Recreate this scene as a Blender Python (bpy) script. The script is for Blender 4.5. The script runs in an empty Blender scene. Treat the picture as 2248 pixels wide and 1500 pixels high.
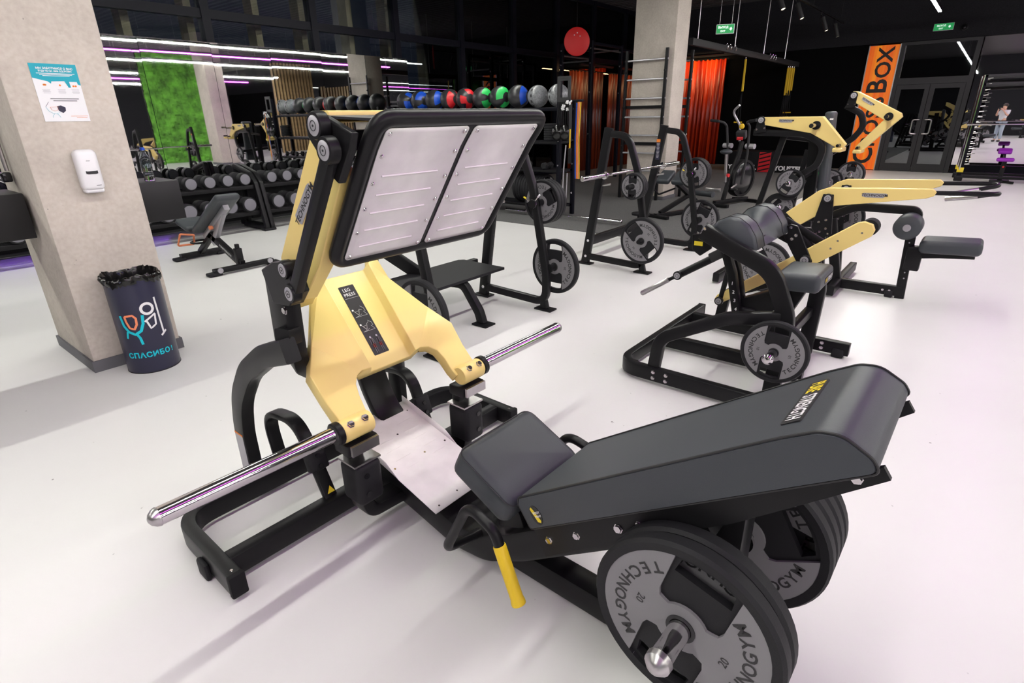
import bpy, math, random
from math import sin, cos, pi, radians as R, hypot, atan2
from mathutils import Vector as V, Matrix
from mathutils.geometry import tessellate_polygon
random.seed(7)
SC = bpy.context.scene
COL = SC.collection

# ------------------------------------------------------------------ camera
IW, IH, FPX = 2248.0, 1500.0, 1215.0
YAW, PITCH, ROLL, HC = R(-50.6), R(22.1), R(-0.98), 1.5
_fwd = V((-sin(YAW)*cos(PITCH), cos(YAW)*cos(PITCH), -sin(PITCH)))
_rt = V((cos(YAW), sin(YAW), 0)); _up = _rt.cross(_fwd)
CR = cos(ROLL)*_rt + sin(ROLL)*_up
CU = -sin(ROLL)*_rt + cos(ROLL)*_up
CAM = V((0, 0, HC))
cd = bpy.data.cameras.new('camera'); cam = bpy.data.objects.new('camera', cd); COL.objects.link(cam)
cd.sensor_fit = 'HORIZONTAL'; cd.sensor_width = 36.0; cd.lens = 36.0*FPX/IW; cd.clip_start = 0.02; cd.clip_end = 200
mw = Matrix((CR, CU, -_fwd)).transposed().to_4x4(); mw.translation = CAM
cam.matrix_world = mw
SC.camera = cam

# ------------------------------------------------------------------ world, exposure
wd = bpy.data.worlds.new('world'); SC.world = wd; wd.use_nodes = True
wd.node_tree.nodes['Background'].inputs[0].default_value = (0.010, 0.012, 0.020, 1)
wd.node_tree.nodes['Background'].inputs[1].default_value = 1.0
SC.view_settings.view_transform = 'Standard'; SC.view_settings.look = 'None'
SC.view_settings.gamma = 1.0; SC.view_settings.use_curve_mapping = False
EXPOSURE = 0.0
SC.view_settings.exposure = EXPOSURE
CY = SC.cycles
CY.max_bounces = 7; CY.diffuse_bounces = 2; CY.glossy_bounces = 4; CY.transmission_bounces = 6; CY.transparent_max_bounces = 12
CY.sample_clamp_indirect = 4.0; CY.caustics_reflective = False; CY.caustics_refractive = False
CY.use_denoising = True
CY.use_adaptive_sampling = True; CY.adaptive_threshold = 0.02
# lamp powers (emission strength of the ceiling strips)
WHITE_L, PINK_L, SPOT_L = 116.0, 17.0, 90.0
LZ = 3.38                                    # height of the hanging light strips
LIGHT_ROWS = [(6.4, 'w'), (1.4, 'w'), (-0.85, 'p'), (-3.6, 'w'), (-9.0, 'w'), (-12.3, 'p'), (-16.0, 'w')]  # first row is added out of view to brighten the dumbbell area

# ------------------------------------------------------------------ pixel -> place (a direction, met with a known plane)
def ray(x, y):
    return CR*((x-IW/2)/FPX) + CU*(-(y-IH/2)/FPX) + _fwd
def on_z(x, y, z=0.0):
    r = ray(x, y); return CAM + r*((z-HC)/r.z)
def on_x(x, y, X):
    r = ray(x, y); return CAM + r*(X/r.x)
def on_y(x, y, Y):
    r = ray(x, y); return CAM + r*(Y/r.y)

# ------------------------------------------------------------------ materials
def mat(name, col, rough=0.5, metal=0.0, noise=None, bump=None, spec=0.5, emit=None, estr=1.0, coat=0.0, trans=0.0, alpha=1.0):
    m = bpy.data.materials.new(name); m.use_nodes = True
    nt = m.node_tree; b = nt.nodes['Principled BSDF']
    b.inputs['Base Color'].default_value = (*col, 1); b.inputs['Roughness'].default_value = rough
    b.inputs['Metallic'].default_value = metal; b.inputs['Specular IOR Level'].default_value = spec
    b.inputs['Coat Weight'].default_value = coat; b.inputs['Transmission Weight'].default_value = trans
    b.inputs['Alpha'].default_value = alpha
    if emit: 
        b.inputs['Emission Color'].default_value = (*emit, 1); b.inputs['Emission Strength'].default_value = estr
    tc = nt.nodes.new('ShaderNodeTexCoord')
    if noise:                                   # (scale, amount) colour variation, world-sized
        n = nt.nodes.new('ShaderNodeTexNoise'); n.inputs['Scale'].default_value = noise[0]; n.inputs['Detail'].default_value = 6
        nt.links.new(tc.outputs['Object'], n.inputs['Vector'])
        rp = nt.nodes.new('ShaderNodeValToRGB'); a = noise[1]
        rp.color_ramp.elements[0].position = 0.3; rp.color_ramp.elements[1].position = 0.7
        rp.color_ramp.elements[0].color = (*[c*(1-a) for c in col], 1); rp.color_ramp.elements[1].color = (*[min(1, c*(1+a)) for c in col], 1)
        nt.links.new(n.outputs['Fac'], rp.inputs['Fac']); nt.links.new(rp.outputs['Color'], b.inputs['Base Color'])
    if bump:                                    # (scale, strength)
        n = nt.nodes.new('ShaderNodeTexNoise'); n.inputs['Scale'].default_value = bump[0]; n.inputs['Detail'].default_value = 4
        nt.links.new(tc.outputs['Object'], n.inputs['Vector'])
        bp = nt.nodes.new('ShaderNodeBump'); bp.inputs['Strength'].default_value = bump[1]; bp.inputs['Distance'].default_value = 0.002
        nt.links.new(n.outputs['Fac'], bp.inputs['Height']); nt.links.new(bp.outputs['Normal'], b.inputs['Normal'])
    return m
M = {}
def MT(k, *a, **kw): M[k] = mat(k, *a, **kw)
MT('black', (0.010, 0.010, 0.011), 0.34, bump=(900, 0.10), spec=0.18)
MT('black_gloss', (0.010, 0.010, 0.012), 0.16)
MT('black_matt', (0.008, 0.008, 0.009), 0.7, spec=0.2)
MT('rubber', (0.014, 0.014, 0.016), 0.6, bump=(300, 0.2), spec=0.22)
MT('vinyl', (0.040, 0.046, 0.053), 0.42, bump=(700, 0.30), spec=0.42)
MT('vinyl_side', (0.016, 0.017, 0.020), 0.5, bump=(700, 0.35))
MT('yellow', (0.88, 0.68, 0.24), 0.34)
MT('yellow_grip', (0.80, 0.56, 0.02), 0.45, bump=(400, 0.2))
MT('yellow_print', (0.85, 0.66, 0.03), 0.5)
MT('chrome', (0.82, 0.80, 0.80), 0.10, 1.0)
MT('steel', (0.62, 0.60, 0.60), 0.30, 1.0, noise=(30, 0.06))
MT('plate_metal', (0.92, 0.89, 0.88), 0.5, 0.10, noise=(14, 0.05), bump=(500, 0.1))
MT('grey_face', (0.205, 0.200, 0.210), 0.55, bump=(500, 0.1))
MT('letter_black', (0.012, 0.012, 0.013), 0.5)
MT('white_print', (0.85, 0.85, 0.85), 0.5)
MT('red_print', (0.65, 0.05, 0.03), 0.5)
MT('orange_print', (0.80, 0.22, 0.02), 0.5)
MT('cap_grey', (0.50, 0.49, 0.52), 0.4, 0.6)
MT('concrete_dark', (0.115, 0.115, 0.125), 0.6)
MT('rubber_floor', (0.105, 0.105, 0.103), 0.75, noise=(60, 0.25), bump=(200, 0.3))
MT('wall_black', (0.0035, 0.0035, 0.004), 0.9, noise=(40, 0.2), spec=0.05)
MT('wall_upper', (0.020, 0.020, 0.023), 0.8, noise=(90, 0.3), spec=0.1)
MT('ceiling', (0.060, 0.056, 0.058), 0.6, spec=0.2)
MT('frame_dark', (0.004, 0.004, 0.008), 0.45, spec=0.12)
MT('navy', (0.018, 0.018, 0.045), 0.35)
MT('bag', (0.006, 0.006, 0.006), 0.18)
MT('white_plastic', (0.85, 0.85, 0.86), 0.25)
MT('paper', (0.86, 0.87, 0.88), 0.6)
MT('teal', (0.0, 0.36, 0.46), 0.5)
MT('teal_bright', (0.0, 0.55, 0.65), 0.5)
MT('salmon', (0.90, 0.28, 0.13), 0.5)
MT('dark_grey', (0.030, 0.030, 0.032), 0.5, spec=0.3)
MT('counter_black', (0.012, 0.012, 0.013), 0.45, bump=(500, .2), spec=0.35)
MT('disc_grey', (0.15, 0.145, 0.17), 0.5)
MT('tan_wood', (0.55, 0.40, 0.25), 0.6, noise=(6, 0.2))
MT('wood_slat', (0.45, 0.30, 0.15), 0.55, noise=(8, 0.2))
MT('moss', (0.10, 0.30, 0.03), 0.8, noise=(3, 0.6))
MT('ball_grey', (0.20, 0.21, 0.22), 0.30, noise=(60, 0.4))
MT('ball_black', (0.025, 0.025, 0.028), 0.35)
MT('blue', (0.01, 0.08, 0.55), 0.4)
MT('green', (0.02, 0.50, 0.10), 0.4)
MT('red', (0.60, 0.012, 0.02), 0.4)
MT('red_disc', (0.75, 0.015, 0.015), 0.5)
MT('purple', (0.28, 0.015, 0.42), 0.4)
MT('orange_panel', (0.95, 0.22, 0.005), 0.5)
MT('curtain_orange', (0.85, 0.10, 0.01), 0.45)
MT('strap_yellow', (0.75, 0.48, 0.02), 0.6)
MT('exit_green', (0.01, 0.22, 0.05), 0.5, emit=(0.02, 0.35, 0.10), estr=0.6)
MT('exit_white', (0.8, 0.9, 0.85), 0.5, emit=(0.8, 1.0, 0.9), estr=0.9)
MT('mirror', (0.86, 0.88, 0.87), 0.015, 1.0)
MT('mirror_right', (0.92, 0.92, 0.93), 0.01, 1.0)
MT('skin', (0.62, 0.36, 0.26), 0.5)
MT('hair', (0.03, 0.02, 0.015), 0.6)
MT('shirt', (0.72, 0.73, 0.75), 0.8)
MT('jeans', (0.36, 0.42, 0.50), 0.8)
MT('lamp_white', (0.9, 0.9, 0.85), 0.5, emit=(0.97, 0.97, 0.90), estr=WHITE_L)
MT('lamp_pink', (0.9, 0.3, 0.9), 0.5, emit=(0.85, 0.10, 1.0), estr=PINK_L)
MT('lamp_violet', (0.4, 0.2, 0.9), 0.5, emit=(0.32, 0.10, 1.0), estr=25.0)
MT('lamp_spot', (0.9, 0.9, 0.8), 0.5, emit=(1.0, 0.85, 0.55), estr=6.0)

def floor_mat():
    m = bpy.data.materials.new('white_floor'); m.use_nodes = True
    nt = m.node_tree; b = nt.nodes['Principled BSDF']
    tc = nt.nodes.new('ShaderNodeTexCoord')
    n = nt.nodes.new('ShaderNodeTexNoise'); n.inputs['Scale'].default_value = 1.3; n.inputs['Detail'].default_value = 5
    rp = nt.nodes.new('ShaderNodeValToRGB')
    rp.color_ramp.elements[0].color = (0.71, 0.70, 0.69, 1); rp.color_ramp.elements[1].color = (0.78, 0.775, 0.765, 1)
    nt.links.new(tc.outputs['Object'], n.inputs['Vector']); nt.links.new(n.outputs['Fac'], rp.inputs['Fac'])
    n2 = nt.nodes.new('ShaderNodeTexNoise'); n2.inputs['Scale'].default_value = 22; n2.inputs['Detail'].default_value = 2
    mp = nt.nodes.new('ShaderNodeMapRange'); mp.inputs['From Min'].default_value = 0.755; mp.inputs['From Max'].default_value = 0.80
    nt.links.new(tc.outputs['Object'], n2.inputs['Vector']); nt.links.new(n2.outputs['Fac'], mp.inputs['Value'])
    mx = nt.nodes.new('ShaderNodeMixRGB'); mx.inputs[2].default_value = (0.25, 0.24, 0.23, 1)
    nt.links.new(mp.outputs['Result'], mx.inputs[0]); nt.links.new(rp.outputs['Color'], mx.inputs[1])
    nt.links.new(mx.outputs['Color'], b.inputs['Base Color'])
    b.inputs['Roughness'].default_value = 0.34; b.inputs['Specular IOR Level'].default_value = 0.45
    return m
M['white_floor'] = floor_mat()

def concrete_mat(name, base, k=1.0):
    m = bpy.data.materials.new(name); m.use_nodes = True
    nt = m.node_tree; b = nt.nodes['Principled BSDF']; L = nt.links
    tc = nt.nodes.new('ShaderNodeTexCoord')
    n1 = nt.nodes.new('ShaderNodeTexNoise'); n1.inputs['Scale'].default_value = 3.5; n1.inputs['Detail'].default_value = 9; n1.inputs['Roughness'].default_value = 0.65
    n2 = nt.nodes.new('ShaderNodeTexNoise'); n2.inputs['Scale'].default_value = 40; n2.inputs['Detail'].default_value = 6
    v = nt.nodes.new('ShaderNodeTexVoronoi'); v.inputs['Scale'].default_value = 26
    for n in (n1, n2, v): L.new(tc.outputs['Object'], n.inputs['Vector'])
    rp = nt.nodes.new('ShaderNodeValToRGB'); e = rp.color_ramp.elements
    e[0].position = 0.28; e[1].position = 0.72
    e[0].color = (*[c*0.84 for c in base], 1); e[1].color = (*[min(1, c*1.08) for c in base], 1)
    L.new(n1.outputs['Fac'], rp.inputs['Fac'])
    mx = nt.nodes.new('ShaderNodeMixRGB'); mx.blend_type = 'OVERLAY'; mx.inputs[0].default_value = 0.22
    L.new(rp.outputs['Color'], mx.inputs[1]); L.new(n2.outputs['Fac'], mx.inputs[2])
    pt = nt.nodes.new('ShaderNodeMapRange'); pt.inputs['From Min'].default_value = 0.045; pt.inputs['From Max'].default_value = 0.10
    L.new(v.outputs['Distance'], pt.inputs['Value'])
    n3 = nt.nodes.new('ShaderNodeTexNoise'); n3.inputs['Scale'].default_value = 5; L.new(tc.outputs['Object'], n3.inputs['Vector'])
    th = nt.nodes.new('ShaderNodeMapRange'); th.inputs['From Min'].default_value = 0.62; th.inputs['From Max'].default_value = 0.65
    L.new(n3.outputs['Fac'], th.inputs['Value'])
    ad = nt.nodes.new('ShaderNodeMath'); ad.operation = 'MAXIMUM'
    iv = nt.nodes.new('ShaderNodeMath'); iv.operation = 'SUBTRACT'; iv.inputs[0].default_value = 1.0
    L.new(th.outputs['Result'], iv.inputs[1]); L.new(pt.outputs['Result'], ad.inputs[0]); L.new(iv.outputs[0], ad.inputs[1])
    pit = nt.nodes.new('ShaderNodeMixRGB'); pit.inputs[1].default_value = (*[c*0.35 for c in base], 1)
    L.new(ad.outputs[0], pit.inputs[0]); L.new(mx.outputs['Color'], pit.inputs[2])
    L.new(pit.outputs['Color'], b.inputs['Base Color'])
    bp = nt.nodes.new('ShaderNodeBump'); bp.inputs['Strength'].default_value = 0.35; bp.inputs['Distance'].default_value = 0.004
    L.new(ad.outputs[0], bp.inputs['Height']); L.new(bp.outputs['Normal'], b.inputs['Normal'])
    b.inputs['Roughness'].default_value = 0.85
    return m
M['concrete'] = concrete_mat('concrete', (0.60, 0.545, 0.475))

def glass_mat(name, refl=0.10, tint=(0.75, 0.8, 0.8)):
    m = bpy.data.materials.new(name); m.use_nodes = True
    nt = m.node_tree; nt.nodes.clear()
    o = nt.nodes.new('ShaderNodeOutputMaterial'); t = nt.nodes.new('ShaderNodeBsdfTransparent'); t.inputs[0].default_value = (*tint, 1)
    g = nt.nodes.new('ShaderNodeBsdfGlossy'); g.inputs['Roughness'].default_value = 0.01; g.inputs['Color'].default_value = (0.9, 0.95, 1, 1)
    lw = nt.nodes.new('ShaderNodeFresnel'); lw.inputs[0].default_value = 1.45
    mp = nt.nodes.new('ShaderNodeMath'); mp.operation = 'MULTIPLY_ADD'; mp.inputs[1].default_value = 1.6; mp.inputs[2].default_value = refl*0.3; mp.use_clamp = True
    mx = nt.nodes.new('ShaderNodeMixShader')
    nt.links.new(lw.outputs[0], mp.inputs[0]); nt.links.new(mp.outputs[0], mx.inputs[0])
    nt.links.new(t.outputs[0], mx.inputs[1]); nt.links.new(g.outputs[0], mx.inputs[2]); nt.links.new(mx.outputs[0], o.inputs[0])
    return m
M['glass'] = glass_mat('glass')
M['glass_door'] = glass_mat('glass_door', 0.35, (0.35, 0.36, 0.37))
MT('bottle_clear', (0.86, 0.92, 0.95), 0.03, trans=1.0)
M['bottle_clear'].node_tree.nodes['Principled BSDF'].inputs['IOR'].default_value = 1.25

def curtain_mat(name, a, b_):
    m = bpy.data.materials.new(name); m.use_nodes = True
    nt = m.node_tree; b = nt.nodes['Principled BSDF']; tc = nt.nodes.new('ShaderNodeTexCoord')
    mp = nt.nodes.new('ShaderNodeMapping'); mp.inputs['Scale'].default_value = (9, 9, 0.15)
    n = nt.nodes.new('ShaderNodeTexNoise'); n.inputs['Scale'].default_value = 1.0; n.inputs['Detail'].default_value = 3
    rp = nt.nodes.new('ShaderNodeValToRGB'); e = rp.color_ramp.elements
    e[0].position = 0.35; e[1].position = 0.62; e[0].color = (*a, 1); e[1].color = (*b_, 1)
    nt.links.new(tc.outputs['Object'], mp.inputs[0]); nt.links.new(mp.outputs[0], n.inputs['Vector']); nt.links.new(n.outputs['Fac'], rp.inputs['Fac'])
    nt.links.new(rp.outputs['Color'], b.inputs['Base Color'])
    b.inputs['Roughness'].default_value = 0.4
    return m
M['banner_orange'] = curtain_mat('banner_orange', (0.70, 0.07, 0.005), (0.95, 0.26, 0.01))
M['curtain_dark'] = curtain_mat('curtain_dark', (0.03, 0.004, 0.002), (0.22, 0.030, 0.006))
M['curtain_red'] = curtain_mat('curtain_red', (0.16, 0.004, 0.002), (0.62, 0.045, 0.005))

# ------------------------------------------------------------------ mesh helpers
ORG = [V((0, 0, 0))]
class MB:
    def __init__(s): s.v = []; s.f = []
    def add(s, vs, fs, mtx=None):
        o = len(s.v)
        s.v += [tuple(mtx @ V(p)) if mtx else tuple(p) for p in vs]
        s.f += [tuple(i+o for i in f) for f in fs]
        return s
    def sweep(s, path, prof, side=None, closed=False, cap=True):
        P = [V(p) for p in path]; n = len(P); m = len(prof); vs = []; up = None
        for i in range(n):
            a = P[i-1] if (i or closed) else P[i]; b = P[(i+1) % n] if (i < n-1 or closed) else P[i]
            t1 = (P[i]-a); t2 = (b-P[i]); t = (t1.normalized() if t1.length > 1e-9 else V()) + (t2.normalized() if t2.length > 1e-9 else V())
            t.normalize()
            if side is not None:
                sd = V(side); sd = (sd - t*sd.dot(t)).normalized(); nn = t.cross(sd)
            else:
                if up is None:
                    up = V((0, 0, 1)) if abs(t.z) < 0.9 else V((1, 0, 0))
                sd = (up - t*up.dot(t)).normalized(); up = sd; nn = t.cross(sd)
            k = 1.0
            if t1.length > 1e-9 and t2.length > 1e-9:
                c = t1.normalized().dot(t); k = 1/max(c, 0.5)
            for (x, y) in prof: vs.append(P[i] + sd*x + nn*(y*k if side is not None else y))
        fs = []
        for i in range(n if closed else n-1):
            for j in range(m):
                a = i*m+j; b = i*m+(j+1) % m; c = ((i+1) % n)*m+(j+1) % m; d = ((i+1) % n)*m+j
                fs.append((a, b, c, d))
        if cap and not closed:
            fs.append(tuple(range(m-1, -1, -1))); fs.append(tuple((n-1)*m+j for j in range(m)))
        return s.add(vs, fs)
    def tube(s, path, r, n=12, closed=False): return s.sweep(path, circ(r, n), None, closed)
    def bar(s, path, w, h, side, r=0.008, closed=False): return s.sweep(path, rrect(w, h, r), side, closed)
    def rbox(s, c, size, r=0.01, k=2, mtx=None, rz=None):
        sx, sy, sz = [q/2 for q in size]; rz = r if rz is None else rz
        rz = min(rz, sz*0.999); rings = []
        for i in range(k+1):
            a = pi/2*(1-i/k); rings.append((-sz+rz*(1-sin(a)), rz*(1-cos(a))))
        rings += [(-z, q) for z, q in reversed(rings)]
        vs = []; m = 0
        for z, ins in rings:
            pr = rrect(2*(sx-ins), 2*(sy-ins), max(r-ins, r*0.15), k); m = len(pr)
            vs += [(c[0]+x, c[1]+y, c[2]+z) for x, y in pr]
        if mtx is not None: vs = [(x-c[0], y-c[1], z-c[2]) for x, y, z in vs]; mtx = Matrix.Translation(V(c)) @ mtx
        fs = []
        for i in range(len(rings)-1):
            for j in range(m): fs.append((i*m+j, i*m+(j+1) % m, (i+1)*m+(j+1) % m, (i+1)*m+j))
        fs.append(tuple(range(m-1, -1, -1))); fs.append(tuple((len(rings)-1)*m+j for j in range(m)))
        return s.add(vs, fs, mtx)
    def box(s, x0, x1, y0, y1, z0, z1, mtx=None):
        vs = [(x, y, z) for z in (z0, z1) for x, y in ((x0, y0), (x1, y0), (x1, y1), (x0, y1))]
        return s.add(vs, [(3, 2, 1, 0), (4, 5, 6, 7), (0, 1, 5, 4), (1, 2, 6, 5), (2, 3, 7, 6), (3, 0, 4, 7)], mtx)
    def lathe(s, prof, o=(0, 0, 0), ax=(0, 0, 1), n=24):
        ax = V(ax).normalized(); e1 = ax.orthogonal().normalized(); e2 = ax.cross(e1); o = V(o)
        m = len(prof); vs = []; fs = []
        for i in range(n):
            a = 2*pi*i/n; d = e1*cos(a)+e2*sin(a)
            vs += [o+ax*h+d*r for r, h in prof]
        for i in range(n):
            k = (i+1) % n
            for j in range(m-1): fs.append((i*m+j, k*m+j, k*m+j+1, i*m+j+1))
        if prof[0][0] > 1e-6: pass
        fs.append(tuple(i*m for i in reversed(range(n)))); fs.append(tuple(i*m+m-1 for i in range(n)))
        return s.add(vs, fs)
    def ring(s, prof, o=(0, 0, 0), ax=(0, 0, 1), n=32):        # closed profile, hollow middle
        ax = V(ax).normalized(); e1 = ax.orthogonal().normalized(); e2 = ax.cross(e1); o = V(o); m = len(prof); vs = []; fs = []
        for i in range(n):
            a = 2*pi*i/n; d = e1*cos(a)+e2*sin(a); vs += [o+ax*h+d*r for r, h in prof]
        for i in range(n):
            k = (i+1) % n
            for j in range(m): fs.append((i*m+j, k*m+j, k*m+(j+1) % m, i*m+(j+1) % m))
        return s.add(vs, fs)
    def cyl(s, a, b, r, n=16, r2=None):
        a = V(a); b = V(b); d = b-a; return s.lathe([(r, 0), (r if r2 is None else r2, d.length)], a, d, n)
    def prism(s, poly, t, mtx, holes=()):
        loops = [list(poly)] + [list(h) for h in holes]
        tri = tessellate_polygon([[V((x, y, 0)) for x, y in l] for l in loops])
        flat = [p for l in loops for p in l]; n = len(flat)
        vs = [(x, y, -t/2) for x, y in flat] + [(x, y, t/2) for x, y in flat]; fs = []
        for a, b, c in tri:
            pa, pb, pc = flat[a], flat[b], flat[c]
            if (pb[0]-pa[0])*(pc[1]-pa[1])-(pb[1]-pa[1])*(pc[0]-pa[0]) < 0: a, b, c = a, c, b
            fs.append((a+n, b+n, c+n)); fs.append((c, b, a))
        k = 0
        for li, l in enumerate(loops):
            m = len(l); ar = sum(l[i][0]*l[(i+1) % m][1]-l[(i+1) % m][0]*l[i][1] for i in range(m))
            for i in range(m):
                a, b = k+i, k+(i+1) % m
                fs.append((a, b, b+n, a+n) if (ar > 0) == (li == 0) else (b, a, a+n, b+n))
            k += m
        return s.add(vs, fs, mtx)
    def ball(s, c, r, n=16, m=10, sc=(1, 1, 1)):
        prof = [(r*sin(pi*j/m) if 0 < j < m else 1e-4, -r*cos(pi*j/m)) for j in range(m+1)]
        t = MB().lathe(prof, (0, 0, 0), (0, 0, 1), n)
        return s.add([(c[0]+x*sc[0], c[1]+y*sc[1], c[2]+z*sc[2]) for x, y, z in t.v], t.f)
    def obj(s, name, m, parent=None, smooth=35, bevel=0):
        used = sorted({i for f in s.f for i in f})
        if len(used) < len(s.v):
            k = {j: i for i, j in enumerate(used)}; s.v = [s.v[j] for j in used]; s.f = [tuple(k[j] for j in f) for f in s.f]
        me = bpy.data.meshes.new(name); me.from_pydata([(x-ORG[0].x, y-ORG[0].y, z-ORG[0].z) for x, y, z in s.v], [], s.f); me.validate(); me.update()
        if smooth:
            me.shade_smooth(); me.set_sharp_from_angle(angle=R(smooth))
        me.materials.append(M[m] if isinstance(m, str) else m)
        o = bpy.data.objects.new(name, me); COL.objects.link(o)
        if parent: o.parent = parent
        if bevel:
            bv = o.modifiers.new('bevel', 'BEVEL'); bv.width = bevel; bv.segments = 2; bv.limit_method = 'ANGLE'; bv.angle_limit = R(40)
        return o
def circ(r, n=12): return [(r*cos(2*pi*i/n), r*sin(2*pi*i/n)) for i in range(n)]
def rrect(w, h, r, k=2):
    r = min(r, w/2*0.98, h/2*0.98); out = []
    for cx, cy, a0 in ((w/2-r, h/2-r, 0), (-w/2+r, h/2-r, pi/2), (-w/2+r, -h/2+r, pi), (w/2-r, -h/2+r, 1.5*pi)):
        for i in range(k+1):
            a = a0+pi/2*i/k; out.append((cx+r*cos(a), cy+r*sin(a)))
    return out
def fillet(pts, r, n=7, closed=False):
    P = [V(p) for p in pts]; N = len(P); out = []
    rr = r if isinstance(r, (list, tuple)) else [r]*N
    for i in range(N):
        if not closed and i in (0, N-1): out.append(P[i]); continue
        a, b, c = P[i-1], P[i], P[(i+1) % N]
        u, w = (a-b), (c-b); lu, lw = u.length, w.length; u.normalize(); w.normalize()
        ang = u.angle(w)
        if ang > pi-0.02 or rr[i] <= 0: out.append(b); continue
        d = min(rr[i]/math.tan(ang/2), lu*0.49, lw*0.49)
        p0, p2 = b+u*d, b+w*d
        for k in range(n+1):
            t = k/n; out.append(p0*(1-t)**2+b*2*t*(1-t)+p2*t*t)
    return out
def fr(o, ex, ey):                     # frame: local x,y -> ex,ey
    ex = V(ex).normalized(); ey = V(ey); ey = (ey-ex*ey.dot(ex)).normalized(); ez = ex.cross(ey)
    m = Matrix((ex, ey, ez)).transposed().to_4x4(); m.translation = V(o); return m
_tc = {}
def text(mb, body, size, mtx, bold=0.0, ext=0.0006, align='CENTER', space=1.0):
    k = (body, bold, space)
    if k not in _tc:
        cu = bpy.data.curves.new('t', 'FONT'); cu.body = body; cu.size = 1; cu.align_x = 'CENTER'; cu.align_y = 'CENTER'
        cu.offset = bold; cu.resolution_u = 3; cu.space_character = space
        to = bpy.data.objects.new('t', cu); me = bpy.data.meshes.new_from_object(to)
        _tc[k] = ([tuple(v.co) for v in me.vertices], [tuple(p.vertices) for p in me.polygons])
        bpy.data.objects.remove(to); bpy.data.curves.remove(cu); bpy.data.meshes.remove(me)
    vs, fs = _tc[k]
    if not vs: return
    dx = 0
    if align == 'LEFT': dx = -min(v[0] for v in vs)
    mb.add([((x+dx)*size, y*size, ext) for x, y, z in vs], fs, mtx)
def arc_text(mb, body, size, rad, mid, mtx, inward=True, bold=0.02, step=None, ext=0.0006):
    # letters on an arc, anticlockwise, tops toward the centre
    st = step or size*0.86/rad
    n = len(body)
    for i, ch in enumerate(body):
        a = mid+(i-(n-1)/2)*st
        ex = V((-sin(a), cos(a), 0)); ey = V((-cos(a), -sin(a), 0))
        m = Matrix((ex, ey, ex.cross(ey))).transposed().to_4x4(); m.translation = V((rad*cos(a), rad*sin(a), 0))
        text(mb, ch, size, mtx @ m, bold, ext)
# ------------------------------------------------------------------ things
def tag(o, label, cat, group=None):
    o['label'] = label; o['category'] = cat
    if group: o['group'] = group
    return o
def thing(name, label, cat, loc=(0, 0, 0), rz=0.0, group=None):
    o = bpy.data.objects.new(name, None); COL.objects.link(o); o.empty_display_size = 0.05
    o.location = loc; o.rotation_euler = (0, 0, rz)
    return tag(o, label, cat, group)
def begin(name, label, cat, loc, group=None):      # a thing whose parts are given in room coordinates
    t = thing(name, label, cat, loc, 0, group); ORG[0] = V(loc); return t
def end(): ORG[0] = V((0, 0, 0))
def struct(o): o['kind'] = 'structure'; return o
def dup(root, loc, rz=None, label=None, group=None, rot=None):
    r = root.copy(); COL.objects.link(r); r.location = loc
    if rz is not None: r.rotation_euler = (0, 0, rz)
    if rot is not None: r.rotation_euler = rot
    if label: r['label'] = label
    if group: r['group'] = group
    for ch in list(root.children):
        c = ch.copy(); COL.objects.link(c); c.parent = r
        for g in list(ch.children):
            d = g.copy(); COL.objects.link(d); d.parent = c
    return r
def bolt(mb, p, ax, r=0.009, h=0.007):
    mb.lathe([(r*1.25, 0), (r*1.25, 0.002), (r, 0.002), (r*0.95, h), (r*0.3, h*1.05)], p, ax, 6 if r > 0.008 else 8)
# ================================================================== LIGHTS (the room's own lamps, plus one added white row)
CEIL = 4.4
def light_row(y, kind):
    x0, n, L = (-7.0, 5, 4.56) if y != 6.4 else (-7.0, 3, 5.1)
    first = None
    lab = {'w': 'long white ceiling light strip hanging', 'p': 'twin magenta neon light strip hanging'}[kind]
    where = {6.4: 'unseen above the dumbbell racks, added to brighten them', 1.4: 'between the leg press and the bench racks', -0.85: 'above the open floor beside the leg press', -3.6: 'beyond the magenta strip, over the far side',
             -9.0: 'near the wooden slat screen', -12.3: 'far behind the moss panel', -16.0: 'farthest along the back of the hall'}[y]
    for i in range(n):
        xa = x0+i*(L+0.02); loc = (xa+L/2, y, LZ)
        if first is None:
            t = thing('linear_light', f'{lab} {where}', 'ceiling light', loc, 0, f'light strips {where}')
            h = MB(); h.box(-L/2, L/2, -0.03, 0.03, 0.012, 0.07); h.obj('housing', 'black', t)
            d = MB()
            if kind == 'w': d.box(-L/2+0.01, L/2-0.01, -0.024, 0.024, -0.006, 0.012)
            else:
                for s in (-1, 1): d.box(-L/2+0.01, L/2-0.01, s*0.04-0.012, s*0.04+0.012, -0.008, 0.012)
            d.obj('diffuser', 'lamp_white' if kind == 'w' else 'lamp_pink', t)
            for s in (-1, 1):
                w = MB(); w.tube([(s*1.8, 0, 0.07), (s*1.8, 0, CEIL-LZ)], 0.0025, 5); w.obj('wire', 'steel', t)
            first = t
        else: dup(first, loc)
for y, k in LIGHT_ROWS: light_row(y, k)

# ================================================================== ROOM SHELL
XW, YW = 18.4, 9.3
b = MB(); b.box(-9, 22, -20, 10.5, -0.1, 0.0); struct(b.obj('floor', 'white_floor', smooth=0))
b = MB(); b.box(6.6, XW-0.01, 2.5, YW-0.01, 0.0, 0.012); struct(b.obj('floor_rubber', 'rubber_floor', smooth=0))
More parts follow.
